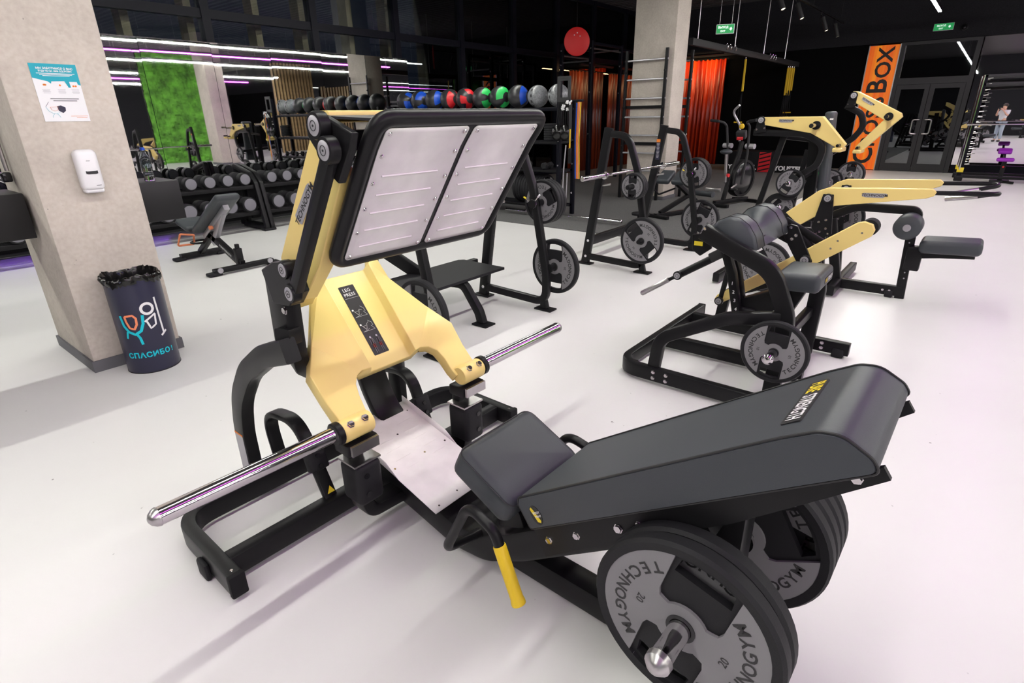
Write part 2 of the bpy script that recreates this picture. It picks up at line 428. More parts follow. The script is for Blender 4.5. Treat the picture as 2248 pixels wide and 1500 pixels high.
# ceiling: ribbed steel deck
b = MB(); xs = []
n = 150
prof = []
for i in range(n):
    x = -9+i*0.22; prof += [(x, CEIL), (x+0.10, CEIL), (x+0.13, CEIL+0.06), (x+0.19, CEIL+0.06)]
vs = []; fs = []
for x, z in prof: vs += [(x, -20, z), (x, 10.5, z)]
for i in range(len(prof)-1): fs.append((2*i, 2*i+1, 2*i+3, 2*i+2))
b.add(vs, fs); struct(b.obj('ceiling', 'ceiling', smooth=0))
b = MB(); b.box(-9.2, -9, -20, 9.5, 0, CEIL+0.1); struct(b.obj('wall_left', 'wall_upper', smooth=0))
b = MB(); b.box(-9, 22, -20.2, -20, 0, CEIL+0.1); struct(b.obj('wall_back', 'wall_upper', smooth=0))
# door wall
b = MB(); b.box(XW, XW+0.2, 2.97, YW+0.4, 0, 3.07); struct(b.obj('wall_right', 'wall_black', smooth=0))
b = MB(); b.box(XW-0.04, XW+0.2, -20, YW+0.4, 3.08, CEIL+0.1); struct(b.obj('wall_right_upper', 'wall_upper', smooth=0))
b = MB(); b.box(XW+0.05, XW+0.2, -20, 0.62, 0, 3.08); struct(b.obj('wall_right_mirror_backing', 'wall_black', smooth=0))
b = MB(); b.box(XW+1.6, XW+1.7, 0.3, 3.0, 0, 3.2); struct(b.obj('wall_lobby', 'wall_upper', smooth=0))
b = MB(); b.box(XW-0.02, XW+0.05, -20, 0.62, 0.0, 0.20); struct(b.obj('baseboard_right', 'frame_dark', smooth=0))
for i in range(7):
    y1 = 0.62-i*1.6; y0 = y1-1.59
    b = MB(); b.box(XW-0.005, XW+0.04, y0, y1, 0.20, 3.07)
    tag(b.obj('mirror_panel', 'mirror_right', smooth=0), 'tall wall mirror panel beside the glass double doors', 'mirror', 'mirror panels right of the double doors')

# window wall: frames with panes
mull = [4.37+1.79*k for k in range(-5, 8)] + [XW]
for i in range(len(mull)-1):
    xa, xb = mull[i], mull[i+1]
    b = MB(); b.box(xa-0.06, xa+0.06, YW-0.08, YW+0.08, 0, CEIL); b.box(xa+0.06, xb-0.06, YW-0.06, YW+0.06, 2.90, 3.02)
    b.box(xa+0.06, xb-0.06, YW-0.06, YW+0.06, 0, 0.10); b.box(xa+0.06, xb-0.06, YW-0.06, YW+0.06, CEIL-0.1, CEIL)
    w = struct(b.obj(f'window_{i+1}', 'frame_dark', smooth=0))
    for z0, z1 in ((0.10, 2.90), (3.02, CEIL-0.1)):
        p = MB(); p.box(xa+0.06, xb-0.06, YW-0.006, YW+0.006, z0, z1); p.obj('pane', 'glass', w, smooth=0)
# facade fins outside the glass
first = None
for x in (0.7, 1.62, 2.54, 3.47, 4.35, 5.42, 6.26, 7.25, 8.16, 9.15, 10.0, 10.97, 11.9, 12.83, 13.8, 14.75, 15.7):
    if first is None:
        b = MB(); b.box(-0.055, 0.055, -0.13, 0.13, 0, 6.0)
        first = tag(b.obj('facade_fin', 'tan_wood', smooth=0), 'tan vertical facade fin standing outside the dark windows', 'fin', 'facade fins outside the windows')
        first.location = (x, 9.85, -0.1)
    else:
        o = first.copy(); COL.objects.link(o); o.location = (x, 9.85, -0.1)
# mirrors leaning on the window wall
YM = 9.1
seams = [-2.35, -1.4, -0.45, 0.5, 1.45, 2.39, 3.334, 4.285, 5.199, 6.117, 7.025, 8.023]
tilt = [0.05, -0.1, 0.12, -0.06, 0.1, -0.12, 0.10, -0.08, 0.14, -0.10, 0.06, -0.05]
for i in range(len(seams)-1):
    w = seams[i+1]-seams[i]
    b = MB(); b.box(-w/2+0.003, w/2-0.003, 0, 0.02, 0.0, 2.47)
    o = tag(b.obj('mirror_panel', 'mirror', smooth=0), 'tall frameless mirror panel standing behind the dumbbell racks', 'mirror', 'mirror panels along the windows')
    o.location = ((seams[i]+seams[i+1])/2, YM, 0.10); o.rotation_euler = (R(tilt[i]*0.35), 0, R(tilt[i]))
b = MB(); b.box(-2.4, 8.03, YM-0.08, YM+0.12, 0, 0.10); struct(b.obj('baseboard_front', 'dark_grey', smooth=0))

# concrete pillars with a grey skirting
def pillar(label, x0, x1, y0, y1, m):
    o = MB(); o.rbox(((x0+x1)/2, (y0+y1)/2, CEIL/2), (x1-x0, y1-y0, CEIL), 0.012, 2, rz=0.001)
    t = o.obj('concrete_pillar', m); tag(t, label, 'pillar')
    s = MB(); a = 0.012
    for (xa, xb, ya, yb) in ((x0-a, x1+a, y0-a, y0), (x0-a, x1+a, y1, y1+a), (x0-a, x0, y0, y1), (x1, x1+a, y0, y1)): s.box(xa, xb, ya, yb, 0.0, 0.075)
    s.obj('skirting', 'concrete_dark', t, smooth=0)
    return t
pillar('raw concrete pillar with a poster, dispenser and bin in front', 0.82, 1.345, 4.18, 4.96, 'concrete')
pillar('raw concrete pillar carrying black wall bars on the rubber floor', 9.97, 10.5, 4.5, 5.28, 'concrete')
pillar('raw concrete pillar on the far side, seen only in the mirrors', 9.97, 10.5, -4.4, -3.6, 'concrete')

# ------------------------------------------------------------------ double doors, banner, signs on the door wall
d = MB()
d.box(XW-0.06, XW+0.08, 2.16, 2.25, 0, 3.07); d.box(XW-0.06, XW+0.08, 0.64, 0.74, 0, 3.07)
d.box(XW-0.06, XW+0.08, 0.74, 2.16, 3.0, 3.07); d.box(XW-0.06, XW+0.08, 0.74, 2.16, 2.10, 2.25)
dr = struct(d.obj('door_1', 'dark_grey', smooth=0))
p = MB(); p.box(XW-0.005, XW+0.005, 0.74, 2.16, 2.25, 3.0); p.obj('transom_pane', 'glass_door', dr, smooth=0)
for ya, yb, hy in ((1.455, 2.155, 1.53), (0.745, 1.445, 1.37)):
    l = MB()
    for (a, c, z0, z1) in ((ya, ya+0.10, 0.01, 2.095), (yb-0.10, yb, 0.01, 2.095), (ya+0.10, yb-0.10, 0.01, 0.20), (ya+0.10, yb-0.10, 1.99, 2.095)):
        l.box(XW-0.045, XW+0.015, a, c, z0, z1)
    leaf = l.obj('door_leaf', 'dark_grey', dr, smooth=0)
    q = MB(); q.box(XW-0.02, XW-0.01, ya+0.10, yb-0.10, 0.20, 1.99); q.obj('pane', 'glass_door', leaf, smooth=0)
    s = 1 if hy > 1.45 else -1
    hd = MB(); hd.tube(fillet([(XW-0.045, hy-s*0.02, 0.93), (XW-0.10, hy-s*0.02, 0.93), (XW-0.10, hy+s*0.12, 0.93), (XW-0.10, hy+s*0.12, 1.27), (XW-0.10, hy-s*0.02, 1.27), (XW-0.045, hy-s*0.02, 1.27)], 0.05), 0.016, 8)
    hd.obj('door_handle', 'steel', leaf)

t = thing('orange_banner', 'tall orange backlit panel lettered CROSSBOX beside the glass double doors', 'sign', (XW-0.03, 2.60, 0.0))
M['banner_orange'].node_tree.nodes['Principled BSDF'].inputs['Emission Strength'].default_value = 0.45
_bn = M['banner_orange'].node_tree
_bn.links.new(_bn.nodes['Color Ramp'].outputs[0], _bn.nodes['Principled BSDF'].inputs['Emission Color'])
b = MB(); b.box(-0.02, 0.02, -0.33, 0.33, 0.02, 3.04); b.obj('panel', 'banner_orange', t, smooth=0)
for s in (-1, 1):
    b = MB(); b.box(-0.035, 0.02, s*0.34-0.012, s*0.34+0.012, 0.0, 3.05); b.obj('edge_trim', 'steel', t, smooth=0)
L_ = MB()
z = 0.16
for ch, sz in (('C', 0.62), ('R', 0.48), ('O', 0.48), ('S', 0.48), ('S', 0.48), ('B', 0.62), ('O', 0.48), ('X', 0.48)):
    adv = {'C': 0.72, 'R': 0.66, 'O': 0.80, 'S': 0.62, 'B': 0.68, 'X': 0.68}[ch]*sz*0.93
    # reading upward (+z), letter tops toward +y
    text(L_, ch, sz, fr((-0.022, -0.02 if sz > 0.6 else -0.07, z+adv/2), (0, 0, 1), (0, 1, 0)), 0.022, 0.002); z += adv+0.02
L_.obj('lettering', 'letter_black', t, smooth=0)

def exit_sign(label, loc, rz, w, h):
    t = thing('exit_sign', label, 'exit sign', loc, rz)
    b = MB(); b.rbox((0, 0, 0), (w, 0.03, h), 0.006); b.obj('box', 'white_plastic', t)
    b = MB(); b.box(-w/2+0.008, w/2-0.008, -0.0175, -0.0155, -h/2+0.008, h/2-0.008); b.obj('face', 'exit_green', t, smooth=0)
    g = MB(); text(g, 'ВЫХОД', h*0.30, fr((-w*0.12, -0.0180, h*0.17), (1, 0, 0), (0, 0, 1)), 0.02)
    text(g, 'EXIT', h*0.26, fr((-w*0.12, -0.0180, -h*0.22), (1, 0, 0), (0, 0, 1)), 0.02)
    ar = [(0, 0.5), (0.55, 0.5), (0.55, 1), (1.25, 0), (0.55, -1), (0.55, -0.5), (0, -0.5)]
    g.obj('lettering', 'exit_white', t, smooth=0)
    g = MB(); g.prism([(x*h*0.22, y*h*0.22) for x, y in ar], 0.001, fr((w*0.24, -0.0182, 0), (1, 0, 0), (0, 0, 1))); g.obj('arrow', 'exit_white', t, smooth=0)
    return t
exit_sign('green exit sign on the black wall above the double doors', (XW-0.06, 1.47, 3.34), R(-90), 0.40, 0.16)
es = exit_sign('green exit sign hanging on wires before the steel strap beam', (10.9, 4.02, 2.86), R(-65), 0.30, 0.15)
for s in (-1, 1):
    w = MB(); w.tube([(s*0.1, 0, 0.075), (s*0.1, 0, CEIL-2.86)], 0.003, 5); w.obj('wire', 'steel', es)
t = thing('dome_camera', 'small black dome camera beside the exit sign above the doors', 'camera', (XW-0.05, 1.06, 3.29))
b = MB(); b.lathe([(0.07, 0), (0.07, 0.03), (0.06, 0.035)], (0, 0, 0), (-1, 0, 0), 20); b.obj('base', 'black', t)
b = MB(); b.ball((-0.035, 0, 0), 0.05); b.obj('dome', 'black_gloss', t)

# moss panel and slat screen (behind the camera; the mirrors show them)
t = thing('moss_panel', 'tall green moss panel standing on the far side, seen in the mirrors', 'moss panel', (10.0, -6.6, 0))
b = MB(); b.box(-1.2, 1.2, -0.06, 0.0, 0, 3.9); b.obj('backing', 'black_matt', t, smooth=0)
b = MB(); rr = random.Random(3); nx, nz = 40, 64; vs = []
for j in range(nz+1):
    for i in range(nx+1): vs.append((-1.2+2.4*i/nx, 0.02+rr.random()*0.10, 3.9*j/nz))
b.add(vs, [(j*(nx+1)+i, j*(nx+1)+i+1, (j+1)*(nx+1)+i+1, (j+1)*(nx+1)+i) for j in range(nz) for i in range(nx)]); b.obj('moss', 'moss', t)
t = thing('slat_screen', 'wooden vertical slat screen on the far side, seen in the mirrors', 'screen', (17.0, -9.8, 0))
b = MB(); b.box(-1.2, 1.2, -0.06, 0, 0, 4.1); b.obj('backing', 'black_matt', t, smooth=0)
sl = None
for i in range(14):
    x = -1.15+i*0.175
    if sl is None:
        b = MB(); b.box(-0.045, 0.045, 0, 0.09, 0, 4.1); sl = b.obj('slat', 'wood_slat', t, smooth=0); sl.location = (x, 0, 0)
    else:
        o = sl.copy(); COL.objects.link(o); o.location = (x, 0, 0); o.parent = t

# ------------------------------------------------------------------ track spotlights over the rubber floor
t = thing('spot_track', 'black lighting track hanging over the rubber floor', 'light track', (14.6, 3.55, 3.56))
b = MB(); b.box(-3.2, 3.2, -0.02, 0.02, 0, 0.035); b.obj('rail', 'black', t, smooth=0)
for s in (-2.8, 0, 2.8):
    b = MB(); b.tube([(s, 0, 0.035), (s, 0, CEIL-3.56)], 0.006, 6); b.obj('drop_rod', 'black', t)
def spot(loc, tilt, rz):
    t = thing('track_spotlight', 'black cylinder spotlight clipped under the lighting track', 'spotlight', loc, rz, 'track spotlights')
    mx = Matrix.Rotation(tilt, 4, 'Y')
    c = mx @ V((0, 0, -0.15)); e = mx @ V((0, 0, -0.42)); a = mx @ V((0, 0, -0.12))
    b = MB(); b.cyl((0, 0, 0), (0, 0, -0.06), 0.012, 8); b.cyl((0, 0, -0.05), a*1.3, 0.010, 8); b.obj('arm', 'black', t)
    b = MB(); b.ring([(0.028, 0), (0.042, 0), (0.042, (e-a).length), (0.034, (e-a).length), (0.034, 0.2), (0.028, 0.2)], a, e-a, 16); b.obj('barrel', 'dark_grey', t)
    b = MB(); b.lathe([(0.033, 0), (0.033, 0.004)], a+(e-a)*0.96, e-a, 16); b.obj('lens', 'lamp_spot', t)
    ld = bpy.data.lights.new('spot_lamp', 'SPOT'); ld.energy = SPOT_L; ld.color = (1.0, 0.86, 0.65); ld.spot_size = R(75); ld.spot_blend = 0.6; ld.shadow_soft_size = 0.03
    lo = bpy.data.objects.new('spot_lamp', ld); COL.objects.link(lo); lo.parent = t; lo.location = e*1.03
    lo.rotation_euler = (e-a).to_track_quat('-Z', 'Y').to_euler()
for x, tl, rz in ((11.9, 0.5, 1.2), (13.2, 0.45, 1.4), (15.4, 0.4, 1.5), (16.7, 0.35, 1.7)): spot((x, 3.55, 3.56), tl, rz)

# ------------------------------------------------------------------ orange curtains
def curtain(label, loc, rz, w, h, m, lamp):
    t = thing('strip_curtain', label, 'curtain', loc, rz)
    n = 60; vs = []; fs = []
    for j in range(2):
        for i in range(n+1):
            x = -w/2+w*i/n; vs.append((x, 0.03*sin(i*1.05)+0.012*sin(i*2.3), 0.02+j*(h-0.02)))
    for i in range(n): fs.append((i, i+1, n+2+i, n+1+i))
    b = MB(); b.add(vs, fs); o = b.obj('cloth', m, t, 60); so = o.modifiers.new('s', 'SOLIDIFY'); so.thickness = 0.004
    b = MB(); b.tube([(-w/2-0.05, 0, h), (w/2+0.05, 0, h)], 0.015, 8); b.obj('rail', 'black', t)
    if lamp:
        b = MB(); b.box(-w/2, w/2, -0.34, -0.28, h+0.10, h+0.14); b.obj('lamp_housing', 'black', t, smooth=0)
        ld = bpy.data.lights.new('curtain_lamp', 'AREA'); ld.shape = 'RECTANGLE'; ld.size = w; ld.size_y = 0.05; ld.energy = lamp; ld.color = (1.0, 0.62, 0.30)
        lo = bpy.data.objects.new('curtain_lamp', ld); COL.objects.link(lo); lo.parent = t; lo.location = (0, -0.31, h+0.09)
        lo.rotation_euler = (R(25), 0, 0)
curtain('dark red strip curtain at the windows left of the wall bars', (14.4, 9.0, 0), 0, 1.7, 2.62, 'curtain_dark', 5.0)
curtain('dark red strip curtain at the windows behind the wall bars', (16.5, 9.0, 0), 0, 1.8, 2.62, 'curtain_dark', 5.0)
curtain('bright red orange strip curtain on the end wall behind the pillar', (18.25, 7.25, 0), R(-90), 1.35, 3.0, 'curtain_red', 14)
t = thing('round_target', 'red round wall ball target hung high before the windows', 'target', (11.0, 7.15, 2.93), R(-45))
b = MB(); b.lathe([(0.27, 0), (0.27, 0.02), (0.25, 0.03)], (0, 0, 0), (0, -1, 0), 40); b.obj('disc', 'red_disc', t)
b = MB(); b.tube([(0, 0.02, 0.26), (0, 0.02, CEIL-2.93)], 0.006, 6); b.obj('hanger', 'black', t)
b = MB()
for q in ((-0.06, 0.12), (0.06, 0.10), (0, 0.16)): b.lathe([(0.012, 0), (0.012, 0.004)], (q[0], -0.030, q[1]), (0, -1, 0), 10)
b.obj('mark', 'white_print', t)
# ================================================================== WEIGHT PLATES
def arc_pts(r, a0, a1, n): return [(r*cos(a0+(a1-a0)*i/n), r*sin(a0+(a1-a0)*i/n)) for i in range(n+1)]
def make_plate(rad, t, kg, label, group):
    root = thing('weight_plate', label, 'weight plate', (0, 0, 0), 0, group)
    fm = fr((0, 0, 0), (0, -1, 0), (0, 0, 1))        # local 2D seen from -X
    ri = rad*0.875
    b = MB(); h = t/2
    b.ring([(ri, -h*0.85), (rad*0.97, -h), (rad, -h*0.6), (rad, h*0.6), (rad*0.97, h), (ri, h*0.85)], (0, 0, 0), (1, 0, 0), 56); b.obj('rim', 'rubber', root)
    w = 0.345*rad; hub = 0.275*rad; ro = ri*1.005
    a = math.asin(w/ro); c = math.asin(min(1, w*0.62/hub))
    dark = [(w, 0.30*rad)] + [(ro*sin(q), ro*cos(q)) for q in [a-(2*a)*i/8 for i in range(9)]] + [(-w, 0.30*rad), (-w*0.92, 0.22*rad), (-w*0.75, 0.20*rad)]
    dark += [(hub*1.02*sin(q), hub*1.02*cos(q)) for q in [-c*0.93+(1.86*c)*i/8 for i in range(9)]] + [(w*0.75, 0.20*rad), (w*0.92, 0.22*rad)]
    low = [(-x, -y) for x, y in dark]
    slot = [(w*0.86, 0.60*rad), (w*0.80, 0.77*rad), (w*0.4, 0.81*rad), (0, 0.82*rad), (-w*0.4, 0.81*rad), (-w*0.80, 0.77*rad), (-w*0.86, 0.60*rad)]
    bore = arc_pts(0.12*rad, 0, 2*pi*15/16, 15)
    b = MB(); b.prism(arc_pts(ri*1.002, 0, 2*pi*47/48, 47), t*0.80, fm, [dark, low, bore]); b.obj('face', 'grey_face', root, 30)
    b = MB(); b.prism(dark, t*0.45, fm, [slot]); b.obj('grip_web', 'rubber', root, 30)
    b = MB(); b.prism(low, t*0.45, fm, [[(-x, -y) for x, y in slot]]); b.obj('grip_web', 'rubber', root, 30)
    b = MB(); b.ring([(0.118*rad, -t*0.46), (0.155*rad, -t*0.46), (0.155*rad, t*0.46), (0.118*rad, t*0.46)], (0, 0, 0), (1, 0, 0), 28); b.obj('hub_ring', 'dark_grey', root)
    for sgn in (1, -1):
        q = fr((-sgn*t*0.402, 0, 0), (0, -sgn, 0), (0, 0, 1))
        for mid in (0, pi):
            b = MB(); arc_text(b, 'TECHNOGYM', rad*0.185, rad*0.69, mid, q, bold=0.022, step=0.215)
            ex = V((-sin(mid), cos(mid), 0)); m = Matrix((ex, V((-cos(mid), -sin(mid), 0)), ex.cross(V((-cos(mid), -sin(mid), 0))))).transposed().to_4x4()
            m.translation = V((rad*0.47*cos(mid), rad*0.47*sin(mid), 0)); text(b, kg, rad*0.12, q @ m, 0.01)
            b.obj('lettering', 'letter_black', root, 0)
    return root
P20 = make_plate(0.226, 0.046, '20', 'black 20 kg weight plate with grey lettered face, outermost on the leg press near peg', 'plates on the leg press near peg')
P10 = make_plate(0.172, 0.036, '10', 'black 10 kg weight plate with grey face on the arm curl machine', 'arm curl machine plate')
_u20 = [False]
def plate(root, loc, roll, label, group, rz=0.0):
    return dup(root, loc, None, label, group, rot=(roll, 0, rz))

# ================================================================== LEG PRESS
LP0 = V((1.217, 1.5, 0)); LPT = R(-1.2)
LU = V((cos(LPT), sin(LPT), 0)); LV = V((-sin(LPT), cos(LPT), 0))
def lpu(u, x, y):                           # pixel met with the machine plane u = const -> (v, z)
    r = ray(x, y); d = LP0+LU*u-CAM; p = CAM+r*(LU.dot(d)/LU.dot(r)); return (LV.dot(p-LP0), p.z)
lp = thing('leg_press', 'black and yellow plate loaded leg press with reclined seat and steel foot platform', 'leg press', LP0, LPT)
def bar_u(pts, w, h, name, m='black', rad=0.0, par=None, u=None, r=0.008):
    b = MB(); b.bar(fillet([(u, v, z) for v, z in pts], rad, 10) if rad else [(u, v, z) for v, z in pts], w, h, (1, 0, 0), r); return b.obj(name, m, par or lp)
# --- base
b = MB(); b.bar(fillet([(-.715, .10, .062), (-.715, .585, .062), (.715, .585, .062), (.715, .10, .062)], 0.13, 9), 0.085, 0.052, (0, 0, 1)); base = b.obj('base_frame', 'black', lp)
for s in (-1, 1):
    e = MB(); e.rbox((s*.715, .108, .062), (.056, .024, .089), 0.006); e.obj('end_cap', 'black_matt', base)
    e = MB(); e.lathe([(0.006, 0), (0.005, 0.002)], (s*.715, .135, .1045), (0, 0, 1), 10); e.obj('screw', 'chrome', base)
    f = MB(); f.rbox((s*.750, .30, .035), (.02, .07, .07), 0.008); f.obj('foot', 'rubber', base)
    f = MB(); f.rbox((s*.31, .625, .035), (.09, .03, .07), 0.006); bolt(f, (s*.33, .609, .055), (0, -1, 0), 0.006); f.obj('foot', 'rubber', base)
b = MB(); b.bar([(-.69, .22, .06), (.69, .22, .06)], 0.058, 0.085, (0, 1, 0)); b.obj('front_crossbar', 'black', lp)
# --- rear curved supports, uprights
o = bar_u([(.645, .005), (.648, .31), (.60, .47), (.47, .625), (.30, .735), (.12, .80)], .055, .085, 'curved_support', 'black', 0.35, u=-.385)
l = MB(); l.box(-.4137, -.4127, .612, .680, .10, .29); l.obj('warning_sticker', 'cap_grey', o, 0)
l = MB(); l.box(-.4139, -.4127, .612, .680, .29, .298); l.obj('sticker_line', 'orange_print', o, 0)
b = MB(); b.bar(fillet([(.385, .615, .005), (.385, .60, .42), (.22, .48, .70)], .25, 9), .055, .075, (1, .3, 0)); b.obj('curved_support', 'black', lp)
b = MB(); b.bar(fillet([(-.335, .20, 1.03), (-.335, .215, .74), (-.10, .45, .52)], .12, 9), .06, .11, (1, 0, 0)); b.obj('upright', 'black', lp)
b = MB(); b.bar([(-.33, .18, .83), (-.385, .16, .835)], .06, .06, (0, 0, 1)); b.obj('gusset', 'black', lp)
b = MB(); b.bar([(.06, .36, .66), (.24, .47, .69)], .06, .06, (0, 0, 1)); b.obj('upright_crossbar', 'black', lp)
# --- step hoops with bumpers
for s in (-1, 1):
    b = MB(); b.bar(fillet([(s*.285, .575, .06), (s*.285, .64, .36), (s*.285, .37, .40), (s*.275, .225, .08)], 0.12, 9), .055, .028, (1, 0, 0)); hp = b.obj('step_hoop', 'black', lp)
    b = MB(); b.rbox((s*.278, .295, .250), (.080, .05, .095), 0.010, mtx=Matrix.Rotation(R(-18), 4, 'X')); hb = b.obj('bumper', 'rubber', hp)
    b = MB(); b.lathe([(0.010, 0), (0.010, 0.004)], (s*.278, .272, .275), (0, -1, .3), 10); b.obj('socket', 'black_gloss', hb)
    b = MB(); b.lathe([(0.010, 0), (0.010, 0.004)], (s*.278, .258, .232), (0, -1, .3), 10); b.obj('socket', 'black_gloss', hb)
    if s < 0:
        q = fr((-.275, .220, .135), (1, 0, 0), (.1, .25, 1))
        b = MB(); b.prism([(-.016, -.012), (.016, -.012), (0, .018)], .001, q); b.obj('warning_triangle', 'yellow_print', hp, 0)
# --- central bed
bed = [(.28, .215), (-.02, .135), (-.30, .075), (-.44, .095), (-.60, .190), (-1.18, .62)]
b = MB(); b.bar(fillet([(0, v, z) for v, z in bed], [0, .3, .25, .18, .3, 0], 8), .21, .105, (1, 0, 0), 0.014); bedo = b.obj('main_beam', 'black', lp)
b = MB(); b.bar(fillet([(.06, .05, .20), (.06, .26, .32), (.06, .345, .46), (.03, .345, .74)], [0, .22, .25, 0], 10), .125, .045, (1, 0, 0), 0.01); b.obj('curved_riser', 'black', lp)
# --- steel pan
def panp(u, v, dz=0.0): return (u, v, .262+.268*v+dz)
b = MB(); nv = 8; vs = []; fs = []
prof = [(-.155, .03), (-.153, .0), (.153, .0), (.155, .03)]
for i in range(nv+1):
    v = .27-.54*i/nv
    for u, h in prof: vs.append(panp(u, v, h if v > -.06 else min(h, 0.001)))
for i in range(nv):
    for j in range(3): fs.append((i*4+j, i*4+j+1, (i+1)*4+j+1, (i+1)*4+j))
b.add(vs, fs); pan = b.obj('floor_pan', 'plate_metal', lp, 20); so = pan.modifiers.new('s', 'SOLIDIFY'); so.thickness = 0.003
b = MB()
for k in range(9):
    for u0, u1 in ((-.10, -.03), (.035, .105)):
        v = .22-k*.053
        b.bar([panp(u0, v, .001), panp(u1, v, .001)], .004, .003, (0, 0, 1), 0.001)
b.obj('pressed_rib', 'plate_metal', pan)
for u, v in ((-.13, .21), (.13, .21), (-.13, -.02), (.13, -.02), (0, .12), (.02, -.02), (-.12, -.25), (.12, -.25), (-.02, -.24)):
    b = MB(); b.lathe([(.006, 0), (.004, .003)], panp(u, v, .0), (0, -.26, 1), 10); b.obj('screw', 'chrome', pan)
# --- floor beam to the plate tree
b = MB(); b.bar([(0, -.40, .066), (0, -1.30, .066)], .085, .09, (1, 0, 0)); b.obj('rear_floor_beam', 'black', lp)
b = MB(); b.bar([(0, -1.21, .06), (0, -1.21, .62)], .09, .10, (1, 0, 0)); b.obj('rear_post', 'black', lp)
b = MB(); b.rbox((0, -1.30, .05), (.30, .07, .10), .01); b.obj('rear_foot', 'black', lp)
for s in (-1, 1):
    b = MB(); b.cyl((0, -1.21, .415), (s*.345, -1.21, .415), .0255, 20); b.lathe([(.040, 0), (.040, .012)], (s*.12, -1.21, .415), (s, 0, 0), 20); pg = b.obj('plate_peg', 'chrome', lp)
    b = MB(); b.lathe([(.0255, 0), (.030, .003), (.029, .018), (.018, .031), (.006, .036), (.001, .036)], (s*.345, -1.21, .415), (s, 0, 0), 20); b.obj('peg_cap', 'steel', pg)
# --- seat
def inc(o, ang): return Matrix.Translation(V(o)) @ Matrix.Rotation(ang, 4, 'X')
sm = inc((0, -.52, .435), R(26))
b = MB(); b.rbox((0, 0, 0), (.36, .255, .115), .035, 4, rz=.03); b.v = [tuple(sm @ V((x, y, z-(.012*(1-(x/.18)**2) if z > 0 else 0)))) for x, y, z in b.v]
seat = b.obj('seat_pad', 'vinyl', lp, 60)
b = MB(); pth = [sm @ V((x*.985, y*.985, .041)) for x, y in rrect(.36, .255, .035, 4)]; b.tube(pth, .0025, 6, True); b.obj('seat_seam', 'vinyl_side', seat)
b = MB(); b.bar([sm @ V((0, 0, -.05)), V((0, -.56, .24))], .16, .12, (1, 0, 0)); b.obj('seat_bracket', 'black', lp)
# --- backrest
BA = atan2(.967-.484, -(-1.386+.698)); bl = hypot(.62, .44)
bm = fr((0, -.70, .432), (1, 0, 0), (0, -cos(BA), sin(BA)))     # local y up the slope, z = outward normal
if (bm.to_3x3() @ V((0, 0, 1))).z < 0: bm = bm @ Matrix.Rotation(pi, 4, 'Y')
side = [(0.0, -.048), (.93, -.048), (.93, -.02), (.905, .030), (.87, .048), (.80, .052), (.012, .052), (0, .035)]
hw = .188; vs = []; fs = []
secs = [(-hw, .93), (-hw+.006, .985), (-hw+.022, 1.0), (hw-.022, 1.0), (hw-.006, .985), (hw, .93)]
sidef = [(p.x, p.y) for p in fillet([(a, c, 0) for a, c in side], [.01, .02, .03, .05, .05, .1, .02, .02], 4, True)]
cx, cz = .465, .0
for x, k in secs: vs += [bm @ V((x, cx+(y-cx)*(1-(1-k)*.12), cz+(z-cz)*k)) for y, z in sidef]
m = len(sidef)
for i in range(len(secs)-1):
    for j in range(m): fs.append((i*m+j, i*m+(j+1) % m, (i+1)*m+(j+1) % m, (i+1)*m+j))
fs.append(tuple(range(m))); fs.append(tuple((len(secs)-1)*m+j for j in reversed(range(m))))
b = MB(); b.add(vs, fs); back = b.obj('backrest_pad', 'vinyl', lp, 50)
for s in (-1, 1):
    top = [bm @ V((s*(hw-.006), y, z*1.0)) for y, z in sidef if z > .0 or y > .9]
    b = MB(); b.tube([bm @ V((s*(hw-.004), y, z)) for y, z in sidef], .0028, 6, True); b.obj('backrest_seam', 'letter_black', back)
tp = lambda x, y, h=.0525: bm @ V((x, y, h))
b = MB(); b.prism(rrect(.235, .042, .005), .004, bm @ fr((.0, .80, .0525), (1, 0, 0), (0, 1, 0))); nm = b.obj('name_patch', 'letter_black', back, 0)
b = MB(); text(b, 'PURE', .044, bm @ fr((-.076, .80, .0550), (1, 0, 0), (0, 1, 0)) @ Matrix.Diagonal((.62, 1, 1, 1)), .02, .0004); b.obj('patch_lettering', 'yellow_print', nm, 0)
b = MB(); text(b, 'STRENGTH', .044, bm @ fr((.038, .80, .0550), (1, 0, 0), (0, 1, 0)) @ Matrix.Diagonal((.62, 1, 1, 1)), .02, .0004); b.obj('patch_lettering', 'white_print', nm, 0)
bf = bm @ fr((hw+.0005, .055, -.008), (0, 1, 0), (0, 0, 1))
b = MB(); b.prism([(.026*cos(a*pi/12)*.75, .030*sin(a*pi/12)) for a in range(24)], .002, bf); bd = b.obj('oval_badge', 'letter_black', back, 0)
b = MB(); b.prism([(-.012, .022), (-.006, .026), (.0, .014), (.004, .0), (.010, -.018), (.006, -.024), (-.004, -.02), (-.008, 0), (-.012, .014)], .003, bf); b.obj('badge_swirl', 'yellow_print', bd, 0)
b = MB(); text(b, 'BODY', .010, bf @ fr((.006, .007, .0016), (1, 0, 0), (0, 1, 0)), .02, .0004); text(b, 'PRINT', .009, bf @ fr((.008, -.004, .0016), (1, 0, 0), (0, 1, 0)), .02, .0004); b.obj('badge_lettering', 'white_print', bd, 0)
